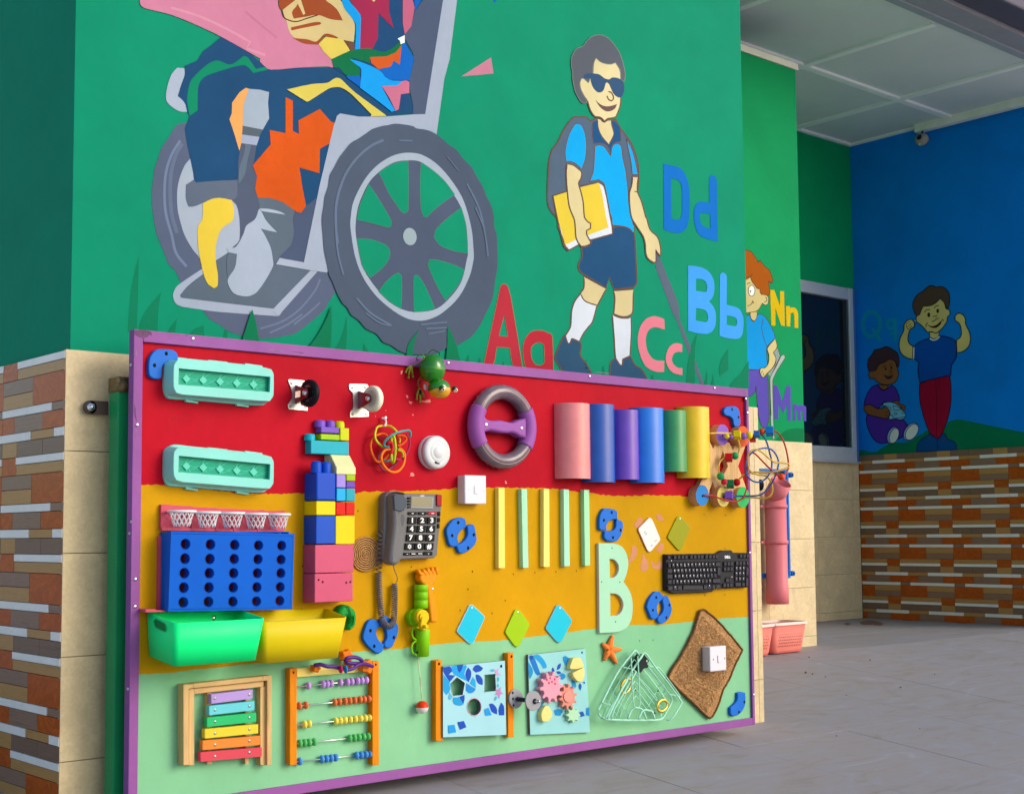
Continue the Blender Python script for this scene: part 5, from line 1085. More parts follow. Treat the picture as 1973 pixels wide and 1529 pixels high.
wire("m 300,1222,.04 420,1226,.05 500,1255,.06 580,1285,.07 680,1303,.08 770,1282,.09 830,1210,.10 855,1110,.10 842,980,.10 832,860,.10 850,750,.11 900,685,.12 950,683,.13 1010,735,.14 1100,830,.16 1190,915,.18 1270,975,.20 1330,970,.20 1380,900,.20 1392,830,.20 1375,700,.19 1345,580,.18 1300,480,.16 1240,415,.14 1180,400,.13 1060,405,.10 950,470,.07 850,478,.04", '#CC3A34')
def bead(u, v, w_, r, hx, cube=False, L=None):
    c = fpt('m', u, v, w_); b = MB(); r *= 1.2
    if cube:
        M_ = Matrix.Rotation(.6, 3, 'Z') @ Matrix.Rotation(.4, 3, 'Y'); s_ = r
        b.add([c + M_ @ Vector((a, c2, d_)) for a in (-s_, s_) for c2 in (-s_, s_) for d_ in (-s_, s_)], [[0, 1, 3, 2], [4, 6, 7, 5], [0, 4, 5, 1], [2, 3, 7, 6], [0, 2, 6, 4], [1, 5, 7, 3]], pl(hx, .35)); b.build('bead', bmz, bevel=.0015)
    else: b.ball(c, r, pl(hx, .3), 16, 10); b.build('bead', bmz)
for a in ((600, 465, .06, .008, '#E8D820'), (652, 477, .065, .007, '#8E62D2'), (735, 450, .075, .0105, '#F0DC10', True), (815, 465, .08, .0105, '#8E62D2'), (885, 455, .088, .0115, '#F2E020'), (985, 442, .10, .009, '#2E76C8', True), (932, 497, .075, .009, '#E0481C', True), (1047, 408, .105, .0105, '#E8481C'),
          (1150, 403, .125, .0115, '#1E86E0', True), (705, 716, .066, .0115, '#2DAE66'), (625, 740, .055, .0105, '#D81820', True), (522, 978, .045, .0115, '#2DAE66'), (567, 1050, .05, .0095, '#E02A48'), (645, 1078, .055, .0105, '#1F8A54', True), (727, 1056, .062, .0115, '#D81828'), (628, 1230, .055, .0115, '#8A5CD0', True), (1300, 985, .20, .0105, '#F0501C')): bead(*a)

# ---- green plastic toy beside the yellow bin
gt = thing('toy_pepper', 'small rounded green plastic toy with a notch, just right of the yellow bin', 'toy', fpt('g', 170, 700, .01))
slab('body', gt, "g 78,690 76,645 105,595 145,572 165,575 210,590 250,630 264,690 264,750 248,805 210,842 175,842 168,815 200,765 205,725 190,708 150,703 120,718 90,712", .032, pl('#0E9A3C', .35, .1), rim=.011)
loop("g 160,580,.034 190,640,.036 195,700,.034", '#0C7C30', .0016, gt, 'crease'); slab('hang_tab', gt, "g 120,590 150,570 165,580 150,600", .012, pl('#C89850'))

# ---- sand rake and crank toy
rk = thing('toy_rake', 'orange plastic toy rake screwed to the yellow band', 'toy rake', fpt('g', 1050, 470, .01)); OR = pl('#FF9C0C', .35, .06)
slab('rake_body', rk, "g 935,240 960,215 1020,205 1090,210 1110,235 1112,290 1095,340 1066,375 1080,480 1098,600 1118,735 1108,758 1065,762 1046,742 1030,600 1010,440 998,388 955,345 930,300", .032, OR, back=.008, rim=.006)
for k, (u, v) in enumerate(((880, 215), (935, 212), (980, 200), (1025, 192), (1070, 190))):
    b = MB(); b.tube([fpt('g', 940 + 38 * k, 262 - 4 * k, .026), fpt('g', u + 30, v + 2, .030), fpt('g', u + 12, v + 2, .016), fpt('g', u + 4, v + 12, .003)], [.0065, .0068, .006, .005], OR, 8); b.build('tine', rk)
screw(rk, *S("g 1062,405")[0], .032, .004)
ct = thing('crank_toy', 'lime green plastic toy pump with a yellow crank wheel left of the orange rake', 'toy', fpt('g', 950, 740, .02)); LG = pl('#86D410', .35, .06); YG = pl('#F4CE08', .35, .05)
def vcyl(parent, name, txt, d, mt, taper=1.0):
    p_ = F(txt, d); r = (p_[1].x - p_[0].x) / 2 * .93; cx = (p_[0].x + p_[1].x) / 2; b = MB()
    z1, z0 = p_[0].z, p_[2].z; b.lathe((cx, Y_B - .004 - r * .8, z0), (0, 0, 1), [(0, .0001), (0, r * taper), ((z1 - z0) * .97, r), (z1 - z0, r * .93), (z1 - z0, .0001)], mt, 22); return b.build(name, parent)
for v0, v1 in ((362, 432), (436, 518), (522, 606)): vcyl(ct, 'tower_ring', "g %d,%d %d,%d %d,%d %d,%d" % (872, v0, 1000, v0, 1004, v1, 876, v1), .02, LG)
vcyl(ct, 'lower_cup', "g 882,830 1018,832 1010,1112 890,1110", .02, LG, .86)
slab('wheel_housing', ct, ell(885, 712, 70, 92, 0, 26, 'g'), .022, LG, sm=False, rim=.004); slab('wheel_housing', ct, ell(940, 708, 72, 96, 0, 26, 'g'), .040, LG, back=.010, sm=False, rim=.004)
slab('crank_wheel', ct, ell(962, 702, 68, 80, 0, 26, 'g'), .050, YG, back=.036, sm=False, rim=.004); slab('crank_hub', ct, ell(960, 705, 34, 44, 0, 20, 'g'), .056, YG, back=.045, sm=False, rim=.002)
slab('crank_arm', ct, "g 950,700 975,698 1000,770 1025,800 1010,840 960,842 935,800", .060, YG, back=.048, rim=.003)
b = MB(); c = fpt('g', 1000, 805, .075); b.lathe(c, (0, 1, 0), [(0, .0001), (0, .0035), (.001, .0055), (.016, .0055)], YG, 14); b.build('crank_knob', ct)
loop("g 892,815,.02 855,825,.02 840,870,.02 858,925,.02 900,947,.02", '#86D410', .0032, ct, 'side_handle'); loop("g 900,947,.02 852,980,.02 838,1030,.02 852,1082,.02 895,1104,.02", '#86D410', .0032, ct, 'side_handle'); hole(ct, *S("g 898,1075")[0], .03, .004)
bb_ = thing('float_ball', 'red and white float ball hanging on a string from the green crank toy', 'ball', fpt('i', 438, 1165, .02)); c = fpt('i', 438, 1165, .022); r = .0188
for s_, hx in ((1, '#F03A10'), (-1, '#ECECE8')):
    b = MB(); rings = [[c + Vector((r * math.cos(R_(t_)) * math.cos(2 * math.pi * k / 22), r * math.cos(R_(t_)) * math.sin(2 * math.pi * k / 22), s_ * r * math.sin(R_(t_)))) for k in range(22)] for t_ in (0, 15, 30, 45, 60, 75, 89)]
    b.skin(rings, pl(hx, .3), True); b.build('half_shell', bb_)
loop("g 900,1088,.02 912,1200,.018 928,1350,.018 i 405,700,.018 434,1030,.022", '#E8E4C8', .0015, bb_, 'string')

# ---- cards
cgp = 'hanging diamond sample tiles'
def card(txt, hx, sc, label, edge=None, d=.006, prn=None):
    c = sum(F(txt, 0), Vector()) / len(S(txt)); t = thing('sample_tile', label, 'tile', c, cgp)
    slab('tile_body', t, txt, d, pl(hx, .3, .03), back=.001, side=pl(edge or hx, .4), rim=.0018, rimmat=pl(edge or hx, .4), k=3); screw(t, *S(sc)[0], d, .0034, metal('#D4DCE0')); return t
card("g 1448,582 1470,570 1495,580 1600,680 1612,715 1500,965 1472,990 1440,975 1330,870 1320,840", '#0CCBEA', "g 1477,605", 'turquoise diamond tile nearest the crank toy', '#D8E0E8')
card("X 993,1174 998,1173 1004,1178 1018,1197 1020,1206 1002,1242 997,1246 991,1243 976,1222 974,1215", '#A6D406', "X 998,1179", 'lime green diamond tile between the two turquoise ones')
card("X 1072,1166 1078,1165 1084,1170 1100,1190 1102,1198 1083,1234 1078,1238 1072,1235 1054,1214 1052,1207", '#08CBE6', "X 1079,1171", 'turquoise diamond tile left of the letter B', '#9AB8C8')
wc = card("o 568,318 680,205 708,215 735,265 802,428 800,460 705,572 680,582 655,552 582,385 565,345", '#EEF0EE', "o 693,238", 'white hanging tile with small print above bare paint chips', '#E0A088')
card("o 985,208 1015,190 1042,208 1115,295 1124,328 1042,545 1015,562 990,552 895,440 886,410", '#9C9F04', "o 1018,220", 'olive green diamond tile above the keyboard', '#B8BC10')
GP_ = mat('#8A8E96', .6)
for u, v, w_, a_ in ((635, 365, 30, -55), (650, 385, 26, -55), (752, 458, 34, -28), (708, 510, 28, -35)):
    cc, ss = math.cos(R_(a_)), math.sin(R_(a_)); q = MB(); q.face(F("o " + " ".join("%f,%f" % (u + a * cc - b2 * ss, v + a * ss + b2 * cc) for a, b2 in ((-w_ / 2, -3), (w_ / 2, -3), (w_ / 2, 3), (-w_ / 2, 3))), .0066), GP_); q.build('print_line', wc)
# ---- letter B
lb = thing('letter_b', 'large pale mint letter B with five screw holes', 'letter', fpt('o', 300, 960, .006))
slab('letter_body', lb, "o 133,485 220,484 300,487 380,520 430,590 455,690 440,800 403,905 450,970 490,1060 502,1180 490,1300 450,1385 380,1432 300,1450 143,1458", .012, pl('#AEE8C6', .3, .03), side=pl('#D8D4D0', .5), holes=["o 250,655 300,660 340,700 354,760 335,820 300,855 255,860", "o 258,1028 330,1035 380,1080 402,1150 385,1220 340,1265 260,1273"], k=3)
for x, y in S("o 278,537 165,905 362,907 316,1337"): screw(lb, x, y, .012, .0042, mat('#1E3A2C', .4), dome=.2)

# ---- keyboard
kb = thing('computer_keyboard', 'black wired computer keyboard with DELL lettering, right edge over the frame', 'keyboard', fpt('t', 980, 600, .01))
KD = mat('#2C2D33', .45, .06, 30); KK = mat('#3A3B44', .38, .06, 30); KW = mat('#141418', .6)
slab('case', kb, "t 235,268 600,262 1200,252 1240,240 1300,196 1475,190 1515,240 1600,238 1815,240 1812,420 1805,880 1775,900 1400,915 1150,930 1110,985 900,998 380,1018 290,970 235,960 228,600", .0175, KD, sm=False, rim=.003)
for t_ in ("t 240,285 1215,268 1215,350 240,372", "t 240,420 1270,400 1270,912 240,950", "t 1298,402 1505,400 1505,600 1298,606", "t 1525,400 1800,396 1800,880 1525,896", "t 1590,265 1805,262 1805,345 1590,350", "t 1350,705 1440,703 1440,800 1350,802", "t 1300,815 1505,810 1505,895 1300,900"):
    slab('key_well', kb, t_, .0181, KW, back=.0174, sm=False)
def krow(xs_, v, sl_, h, w_=52, leg=None):
    for i_, e_ in enumerate(xs_):
        u, ww = e_ if isinstance(e_, tuple) else (e_, w_); vv = v + (u - 300) * sl_
        t_ = "t %f,%f %f,%f %f,%f %f,%f" % (u - ww / 2 + 5, vv - h / 2, u + ww / 2 - 1, vv - h / 2, u + ww / 2, vv + h / 2, u - ww / 2 + 2, vv + h / 2)
        ko = slab('key', kb, t_, .0235, KK, back=.018, sm=False, bevel=.0010)
        if leg and i_ < len(leg) and leg[i_] != ' ':
            x, y = S("t %f,%f" % (u - 6, vv - 10))[0]; text(leg[i_], x, y, 2.5, .0237, WT, kb, 1.1, .03, 'key_letter')
krow([290, 405, 478, 550, 620, 715, 785, 855, 920, 1005, 1075, 1140, 1200], 327, -.016, 62)
krow([300, 375, 450, 520, 590, 660, 730, 800, 868, 935, 1003, 1070, 1138, (1222, 92)], 478, -.020, 74, leg=' 1234567890-=')
krow([(308, 88), 400, 470, 540, 612, 682, 755, 822, 890, 957, 1025, 1092, 1160], 587, -.022, 74, leg=' QWERTYUIOP[]'); krow([(1238, 60)], 615, -.022, 150)
krow([(308, 96), 415, 485, 555, 625, 695, 762, 832, 900, 968, 1035, 1103, 1170], 692, -.022, 74, leg=" ASDFGHJKL;'")
krow([(305, 72), 380, 450, 522, 592, 660, 730, 798, 865, 935, 1003, 1070, (1192, 150)], 795, -.025, 74, leg='  ZXCVBNM,./')
krow([(315, 90), (410, 70), (495, 80), (745, 375), (985, 72), (1062, 68), (1140, 60), (1225, 84)], 912, -.028, 74)
krow([1360, 1425, 1482], 462, -.01, 66, 50); krow([1355, 1418, 1480], 560, -.01, 66, 50); krow([1400], 772, -.01, 66, 60); krow([1345, 1408, 1472], 873, -.015, 66, 52)
krow([1585, 1652, 1718, 1785], 462, -.015, 66, 50); krow([1578, 1646, 1712], 558, -.015, 74, 50, '789'); krow([1575, 1642, 1708], 655, -.015, 74, 50, '456'); krow([1572, 1640, 1706], 757, -.015, 74, 50, '123'); krow([(1605, 112), 1705], 862, -.015, 66, 50); krow([(1778, 44)], 610, -.01, 150); krow([(1772, 46)], 812, -.01, 150); krow([1660, 1725, 1788], 318, -.01, 56, 48)
x, y = S("t 1400,322")[0]; text('DELL', x, y, 4.6, .0177, WT, kb, 1.15, .05)
for t_ in ("t 405,888", "t 1058,862", "t 590,490", "t 335,392", "t 1485,700"): screw(kb, *S(t_)[0], .0236 if '392' not in t_ and '700' not in t_ else .018, .0022, metal('#D0D0C0'))

# ---- coir mat with a switch on it
cm = thing('coir_mat', 'brown woven coir mat hung as a diamond, with a white switch on it', 'mat', fpt('p', 1300, 800, .005))
CR = mat('#B0865A', .95, .3, 1.0, 1.0, kind='coir')
mo = smooth(S("p 1228,268 1258,248 1290,258 1400,345 1550,510 1600,570 1692,682 1640,790 1590,900 1545,1010 1480,1120 1430,1280 1372,1400 1340,1425 1290,1390 1200,1300 1100,1205 1000,1112 885,990 935,885 1000,790 1060,690 1120,570 1165,480"), True, 4)
mo = [(x + random.uniform(-.5, .5), y + random.uniform(-.5, .5)) for x, y in mo]
slab('weave', cm, mo, .010, CR, sm=False)
b = MB(); b.tube([p + Vector((0, -.0005, 0)) for p in F(mo, .0095)], .0042, mat('#6E4E32', .95, .3, 1.0, 1.0, kind='coir'), 7, closed=True); b.build('edge_binding', cm)
bt_ = MB(); CR2 = mat('#C8A272', .95, .3, 1.0, 1.0, kind='coir')
A0, A1, A2 = Vector(S("p 1258,300")[0]), Vector(S("p 1640,700")[0]), Vector(S("p 930,990")[0])
for i in range(1, 34):
    for j in range(1, 44):
        if random.random() < .25: continue
        p = A0 + (A1 - A0) * (i / 34) + (A2 - A0) * (j / 44); p += Vector((random.uniform(-.7, .7), random.uniform(-.7, .7))); 
        c = pb(p.x, p.y, .0108); d_ = (PY(p.x + 1.2, p.y + random.uniform(.2, 1.6), Y_B - .0112) - c)
        bt_.tube([c - d_, c + Vector((0, -.0012, 0)), c + d_], [.0009, .0016, .0009], random.choice((CR, CR2)), 4)
o_ = bt_.build('knots', cm, fix=False); o_['kind'] = 'stuff'
switch("p 1340,655 1512,632 1526,905 1345,922", .050, "p 1428,742 1455,738 1462,820 1432,825", .053, "p 1380,786 1502,775", 'white light switch with dark screws, mounted on the brown coir mat', True)

# ---- starfish
sf = thing('starfish', 'small orange starfish under the letter B', 'starfish', fpt('j', 1655, 250, .006)); SFM = mat('#F0843C', .75, .18, 120., .4)
for u, v, r0 in ((1735, 22, .0125), (1878, 245, .0115), (1795, 478, .0125), (1590, 432, .0120), (1562, 148, .0115)):
    c = fpt('j', 1655, 255, .009); e = fpt('j', u, v, .006); b = MB(); b.tube([c, c.lerp(e, .3) + Vector((0, -.002, 0)), c.lerp(e, .65), c.lerp(e, .93), e], [r0, r0 * .95, r0 * .7, r0 * .42, r0 * .15], SFM, 8); b.build('arm', sf)
hole(sf, *S("j 1655,258")[0], .020, .0028)
for k in range(26):
    u, v = 1655, 255; a = random.choice(((80, -233), (223, -10), (140, 223), (-65, 177), (-93, -107))); t_ = random.uniform(.15, .85); b = MB(); b.ball(fpt('j', u + a[0] * t_, v + a[1] * t_, .0155 - .006 * t_), .0011, mat('#FFB070', .7), 5, 4); b.build('spine', sf, fix=False)

# ---- wire dish rack
dr = thing('wire_rack', 'mint coated wire dish rack with a black holder and two brass rings', 'dish rack', fpt('z', 900, 900, .03))
def wr(t3, r=.0016, name='wire', hx='#B6F6DC'): return loop(t3, hx, r * 1.18, dr, name, k=4)
wr("z 120,1260,.03 160,1180,.03 480,560,.03 790,150,.03 830,130,.03 860,150,.03 1000,350,.03 1300,720,.03 1500,990,.03 1525,1060,.03 1500,1140,.03 1400,1320,.03 1340,1410,.03 1260,1440,.03 1000,1448,.03 600,1445,.03 300,1430,.03 180,1390,.03 125,1310,.03", .0030, 'rim_wire')
wr("z 930,280,.05 985,180,.05 1010,170,.05 1040,190,.05 1210,440,.05 1440,720,.05 1690,1070,.05 1708,1110,.05 1690,1160,.05 1580,1340,.05 1500,1425,.045 1420,1440,.035", .0026, 'rim_wire')
wr("z 985,180,.052 700,620,.052 420,1160,.052 300,1425,.052", .0028, 'rim_wire'); wr("z 850,520,.055 700,780,.055 450,1200,.055 370,1425,.055", .0022); wr("z 770,520,.05 600,830,.05 380,1180,.05 260,1425,.05", .002)
for a in ("z 810,290,.03 620,560,.03 400,940,.03 180,1425,.03", "z 820,300,.03 1100,640,.03 1480,1140,.03", "z 850,580,.03 1220,1010,.03 1340,1425,.03", "z 1060,460,.03 1290,740,.03 1480,1010,.03", "z 820,430,.03 660,680,.03 440,1060,.03", "z 820,700,.03 620,1000,.03 430,1425,.03", "z 820,700,.03 1000,900,.03 1230,1200,.03 1330,1425,.03",
          "z 830,570,.03 1060,860,.03 1400,1290,.03", "z 830,840,.03 650,1100,.03 520,1425,.03", "z 830,840,.03 1050,1120,.03 1180,1300,.03", "z 840,980,.03 700,1180,.03 610,1425,.03", "z 840,980,.03 1000,1180,.03 1080,1290,.03", "z 890,380,.03 1160,700,.03 1460,1150,.03"): wr(a, .0015)
for a in ("z 590,440,.035 700,460,.04 800,490,.05 830,520,.055", "z 190,1100,.035 280,1140,.04 430,1190,.055", "z 370,880,.02 480,1040,.02 680,1310,.02", "z 270,1060,.02 330,1130,.02 520,1425,.02", "z 1300,770,.022 1180,990,.022 1050,1220,.022", "z 1390,890,.022 1300,1060,.022 1190,1270,.022", "z 500,1080,.022 610,1220,.022 700,1330,.022", "z 1080,425,.02 1220,440,.02 1290,460,.02 1440,650,.02 1680,990,.02 1560,970,.02 1450,950,.02"): wr(a, .0016)
wr("z 1210,440,.012 1380,650,.012 1590,920,.012 1700,1080,.012", .0016)
wr("z 750,260,.06 765,600,.06 780,960,.06 800,1150,.06 830,1205,.06 880,1205,.06 915,1150,.06 910,1000,.06 895,600,.06 875,230,.06", .0018, 'cup_loop')
wr("z 690,1425,.05 760,1250,.05 860,1215,.05 960,1250,.05 1040,1425,.05", .0028, 'plate_loop'); wr("z 890,1425,.05 960,1275,.05 1060,1255,.05 1150,1290,.05 1200,1425,.05", .0028, 'plate_loop')
slab('holder', dr, "z 1000,190 1100,320 1060,375 1090,420 1060,455 1000,465 935,550 850,450 890,350 940,290", .045, pl('#16242C', .35), back=.01, sm=False, bevel=.002); slab('holder_eye', dr, "z 1050,295 1070,325 1050,345 1035,320", .0455, pl('#D8E8D8'), back=.044, sm=False)
BR = metal('#D8B450', .3)
for u, v, rx, ry, a, dd in ((655, 800, 85, 145, 22, .020), (1345, 1170, 88, 115, 30, .040)):
    b = MB(); ring = [PY(x, y, Y_B - dd) for x, y in ell(u, v, rx, ry, a, 26, 'z')]; b.tube(ring, .0052, BR, 8, closed=True, flat=.6); b.build('brass_ring', dr)
for t_ in ("z 825,865", "z 1258,880", "z 1190,1310"):
    c = S(t_)[0]; b = MB(); b.ball(pb(c[0], c[1], .02), .0045, mat('#2A2018', .5), 8, 6); b.build('clip', dr)

# ---- xylophone
xy = thing('xylophone', 'toy xylophone with pastel bars in a pale wooden frame at the bottom left', 'xylophone', fpt('h', 480, 700, .02)); XW = mat('#D2AE78', .5, .09, kind='woodv'); XH = mat('#D2AE78', .5, .09, kind='wood')
slab('frame_rail', xy, "h 190,386 792,323 792,362 190,426", .032, XH, sm=False, bevel=.0008); slab('frame_stile', xy, "h 105,397 189,388 189,426 152,430 152,1090 105,1090", .032, XW, sm=False, bevel=.0008); slab('frame_stile', xy, "h 793,322 866,315 866,1090 830,1090 830,358 793,362", .032, XW, sm=False, bevel=.0008)
slab('inner_rail', xy, "h 200,428 800,364 800,412 200,476", .022, XH, sm=False, bevel=.0008); slab('inner_stile', xy, "h 153,432 199,428 199,1090 153,1090", .022, XW, sm=False, bevel=.0008); slab('inner_stile', xy, "h 770,418 829,410 829,1090 770,1090", .022, XW, sm=False, bevel=.0008)
slab('bar_support', xy, "h 312,470 350,465 350,1080 312,1080", .016, XW, sm=False); slab('bar_support', xy, "h 640,440 668,437 668,1080 640,1080", .016, XW, sm=False)
XC = ['#BC9FE8', '#6CD8E6', '#2DC878', '#E8D83C', '#F0903C', '#E05060']
for k in range(6):
    v = 478 + 100 * k; w0, w1 = 345 - 19 * k, 706 + 16 * k
    o = slab('tone_bar', xy, "h %d,%d %d,%d %d,%d %d,%d" % (w0, v, w1, v - 43, w1, v + 38, w0, v + 84), .034, pl(XC[k], .3, .04), back=.018, sm=False, bevel=.0025)
    for u in (378, 675): screw(o, *S("h %d,%f" % (u, v + 40 - (u - 345) * .115))[0], .034, .0042, metal('#A8ACA8', .35))
# ---- abacus
ab = thing('abacus', 'wooden abacus with orange posts and rows of coloured beads', 'abacus', fpt('h', 1390, 700, .02)); OW = mat('#E08410', .4, .10, kind='woodv')
slab('post', ab, "h 1024,258 1086,248 1086,1090 1024,1090", .0235, OW, sm=False, bevel=.002); slab('post', ab, "h 1738,196 1796,190 1796,1090 1738,1090", .0235, OW, sm=False, bevel=.002); slab('top_rail', ab, "h 1087,256 1737,202 1737,276 1087,330", .010, mat('#F0DC78', .45, .05, kind='wood'), sm=False)
for x, y in S("h 1057,290 1768,222"): hole(ab, x, y, .0238, .003, '#2A1808')
rowsA = [('#C49AE6', [1183, 1310, 1345, 1380, 1460, 1520, 1558, 1608, 1645, 1683]), ('#D87440', [1106, 1162, 1410, 1450, 1500, 1540, 1583, 1630, 1665, 1706]), ('#EEDC60', [1150, 1190, 1420, 1460, 1500, 1545, 1590, 1635, 1675, 1712]), ('#58B868', [1110, 1150, 1190, 1235, 1540, 1580, 1620, 1660, 1700]), ('#4C90D8', [1110, 1300, 1340, 1380, 1420, 1600, 1640, 1680, 1715])]
for k, (hx, us) in enumerate(rowsA):
    v0, v1 = (413, 580, 745, 905, 1060)[k], (351, 515, 678, 838, 992)[k]
    b = MB(); b.tube([fpt('h', 1086, v0, .012), fpt('h', 1738, v1, .012)], .0018, metal('#E4E6E0', .25), 6); rod = b.build('rod', ab)
    for u in us:
        v = v0 + (u - 1086) * (v1 - v0) / 652; c = fpt('h', u, v, .012); ax = (fpt('h', 1738, v1, .012) - fpt('h', 1086, v0, .012)).normalized(); b = MB(); rr_ = .0108
        b.lathe(c - ax * .0055, ax, [(0, .002), (.0004, rr_ * .62), (.0022, rr_ * .93), (.0055, rr_), (.0088, rr_ * .93), (.0106, rr_ * .62), (.011, .002)], mat(hx, .32, .05, 20.), 16); b.build('bead', ab)
# ---- twisted rattle over the abacus
tr = thing('twist_rattle', 'purple twisted rattle with orange flower ends above the abacus', 'rattle', fpt('h', 1500, 220, .03))
for u, v, r in ((1530, 150, 48), (1262, 255, 30), (1545, 225, 28), (1705, 240, 52)):
    c = S("h %d,%d" % (u, v))[0]; fl_ = [(c[0] + r / 4.484 * (1 + .18 * math.cos(5 * a)) * math.cos(a), c[1] + r / 4.484 * 1.1 * (1 + .18 * math.cos(5 * a)) * math.sin(a)) for a in [2 * math.pi * i / 30 for i in range(30)]]
    slab('flower_end', tr, fl_, .034, pl('#F0800C', .3), back=.014, sm=False, rim=.003)
for t_ in ("h 1235,228,.04 1290,222,.045 1350,238,.05 1400,240,.05 1455,252,.055 1480,262,.055", "h 1500,195,.05 1520,165,.055 1590,160,.055 1640,180,.055 1640,210,.05 1580,212,.05 1510,205,.05", "h 1515,270,.06 1570,255,.06 1620,220,.055 1680,218,.05 1740,238,.045"): loop(t_, '#5A2C8C', .0055, tr, 'arch')
for u, hx in ((1462, '#C41878'), (1506, '#1898D0')):
    b = MB(); b.lathe(fpt('h', u, 262, .062), (1, -.2, .1), [(-.004, .001), (-.0035, .009), (0, .0122), (.0035, .009), (.004, .001)], pl(hx, .28), 18); b.build('disc', tr)

# ---- shape sorting panel between two posts
sp = thing('shape_panel', 'pale blue leaf printed panel with pentagon, square and round cut-outs between orange posts', 'shape panel', fpt('i', 1250, 1000, .02))
slab('post', sp, "i 655,428 752,412 765,1700 655,1700", .0235, OW, sm=False, bevel=.002); slab('post', sp, "i 1795,308 1888,300 1895,1640 1800,1640", .0235, OW, sm=False, bevel=.002)
for x, y in S("i 708,478 1855,362"): hole(sp, x, y, .0237, .004, '#3A1C08')
PNL = pl('#A9E2EE', .35, .05); SDG = mat('#6A7076', .5, .1, 30)
slab('panel', sp, "i 768,522 1750,427 1772,1600 770,1640", .0300, PNL, back=.018, sm=False, side=SDG, holes=["i 990,682 1120,777 1083,975 922,990 870,800", "i 1425,652 1600,632 1610,905 1425,925", ell(1262, 1160, 112, 138, 0, 26, 'i')])
b = MB()
for t_ in (S("i 990,682 1120,777 1083,975 922,990 870,800"), S("i 1425,652 1600,632 1610,905 1425,925")): b.tube(F(t_, .030), .0011, pl('#D8F4FA'), 5, closed=True)
b.tube(F(ell(1262, 1160, 112, 138, 0, 26, 'i'), .030), .0016, pl('#E4A8CC'), 5, closed=True); b.build('cutout_trim', sp)
def prints(parent, d, items):
    o_ = d + .0003
    for hx, t_ in items:
        b = MB(); o_ += .00006; b.tess([F(smooth(S(t_), True, 3), o_)], pl(hx, .4, .03)); b.build('leaf_print', parent, fix=False)
prints(sp, .030, [('#19A6E8', "i 775,640 900,800 870,920 820,970 775,900"), ('#0A50C0', "i 770,530 885,515 920,590 860,650 965,660 875,765 780,620"), ('#17A8F0', "i 900,515 990,500 1030,620 1080,500 1130,495 1150,520 1110,640 1170,760 940,640"),
                  ('#0A50C4', "i 990,500 1088,492 1065,570 1028,620 1000,570"), ('#0A50C4', "i 1170,535 1215,600 1210,690 1172,770 1128,680 1135,590"), ('#0A50C4', "i 1238,570 1270,510 1330,490 1405,545 1370,590 1290,615"), ('#0A50C4', "i 1285,645 1340,655 1395,720 1398,812 1330,790 1295,720"),
                  ('#0E90E4', "i 1135,780 1290,875 1250,925 1190,942 1130,900"), ('#1FAEEC', "i 1240,685 1280,740 1290,860 1190,790"), ('#1EA4E4', "i 930,1010 1020,1005 1095,1115 1040,1140 960,1120 925,1070"), ('#0A50C4', "i 1025,1000 1110,965 1110,1040 1092,1112"), ('#58B8E8', "i 875,920 920,1010 880,1052 850,1020"),
                  ('#0A50C4', "i 1500,1110 1560,1110 1620,1180 1625,1275 1540,1230"), ('#0A50C4', "i 1690,1090 1735,1150 1740,1290 1660,1290 1650,1200"), ('#17A0F0', "i 1420,1200 1490,1170 1540,1290 1440,1300"), ('#D0A8D8', "i 1560,550 1610,575 1655,550 1640,610 1685,660 1620,655 1590,700 1600,620"), ('#C88CC8', "i 1590,870 1640,885 1685,840 1685,910 1725,950 1680,960 1660,1035 1640,970 1590,965 1625,920"),
                  ('#4CC0DC', "i 1510,570 1560,565 1590,590 1540,605"), ('#4CC0DC', "i 1640,680 1662,710 1650,765 1628,730"), ('#4CC0DC', "i 1640,785 1655,815 1645,850 1625,820"), ('#4CB8DC', "i 1610,985 1630,1015 1600,1062 1588,1030"), ('#0A50C4', "i 1000,1400 1100,1380 1140,1480 1040,1520"), ('#17A0F0', "i 850,1450 950,1440 980,1560 860,1580")])
hole(sp, *S("i 1692,515")[0], .0302, .0042)
# ---- grey spool joining the panels
gs = thing('suction_fitting', 'two grey plastic discs joined by a ridged rod, bridging the two leaf panels', 'fitting', fpt('j', 340, 1040, .04)); GY = mat('#9C9CA2', .3, .06, 14, coat=.3)
slab('base_disc', gs, ell(203, 1030, 112, 155, 0, 30, 'j'), .0300, GY, back=.0238, sm=False, rim=.002)
for t_ in ("j 148,935", "j 152,1030", "j 162,1133"): hole(gs, *S(t_)[0], .0302, .0036)
a_, c_ = fpt('j', 200, 1035, .031), fpt('j', 455, 1062, .072); b = MB(); b.tube([a_, c_], .0042, mat('#34363C', .4), 8)
for k in range(7):
    p = a_.lerp(c_, .08 + .10 * k); b.lathe(p, (c_ - a_), [(-.0022, .004), (-.0016, .0072), (.0016, .0072), (.0022, .004)], mat('#34363C', .4), 12)
b.build('ridged_rod', gs); slab('front_disc', gs, ell(478, 1065, 126, 160, 0, 30, 'j'), .074, GY, back=.070, sm=False, rim=.0015)
b = MB(); c = fpt('j', 498, 1070, .0745); b.lathe(c, (0, -1, 0), [(0, .0085), (.0035, .0082), (.006, .005), (.0062, .0001)], mat('#2E3036', .35), 16); b.build('hub', gs)
for s_ in (0, 1):
    b = MB(); v_ = Vector((.0068, 0, 0)) if s_ else Vector((0, 0, .0068)); b.tube([c + Vector((0, -.0062, 0)) - v_, c + Vector((0, -.0066, 0)) + v_], .0012, GY, 5); b.build('cross_rib', gs)
b = MB(); b.ball(fpt('j', 560, 1070, .076), .005, metal('#C8CACC', .2), 10, 6); b.build('rivet', gs)
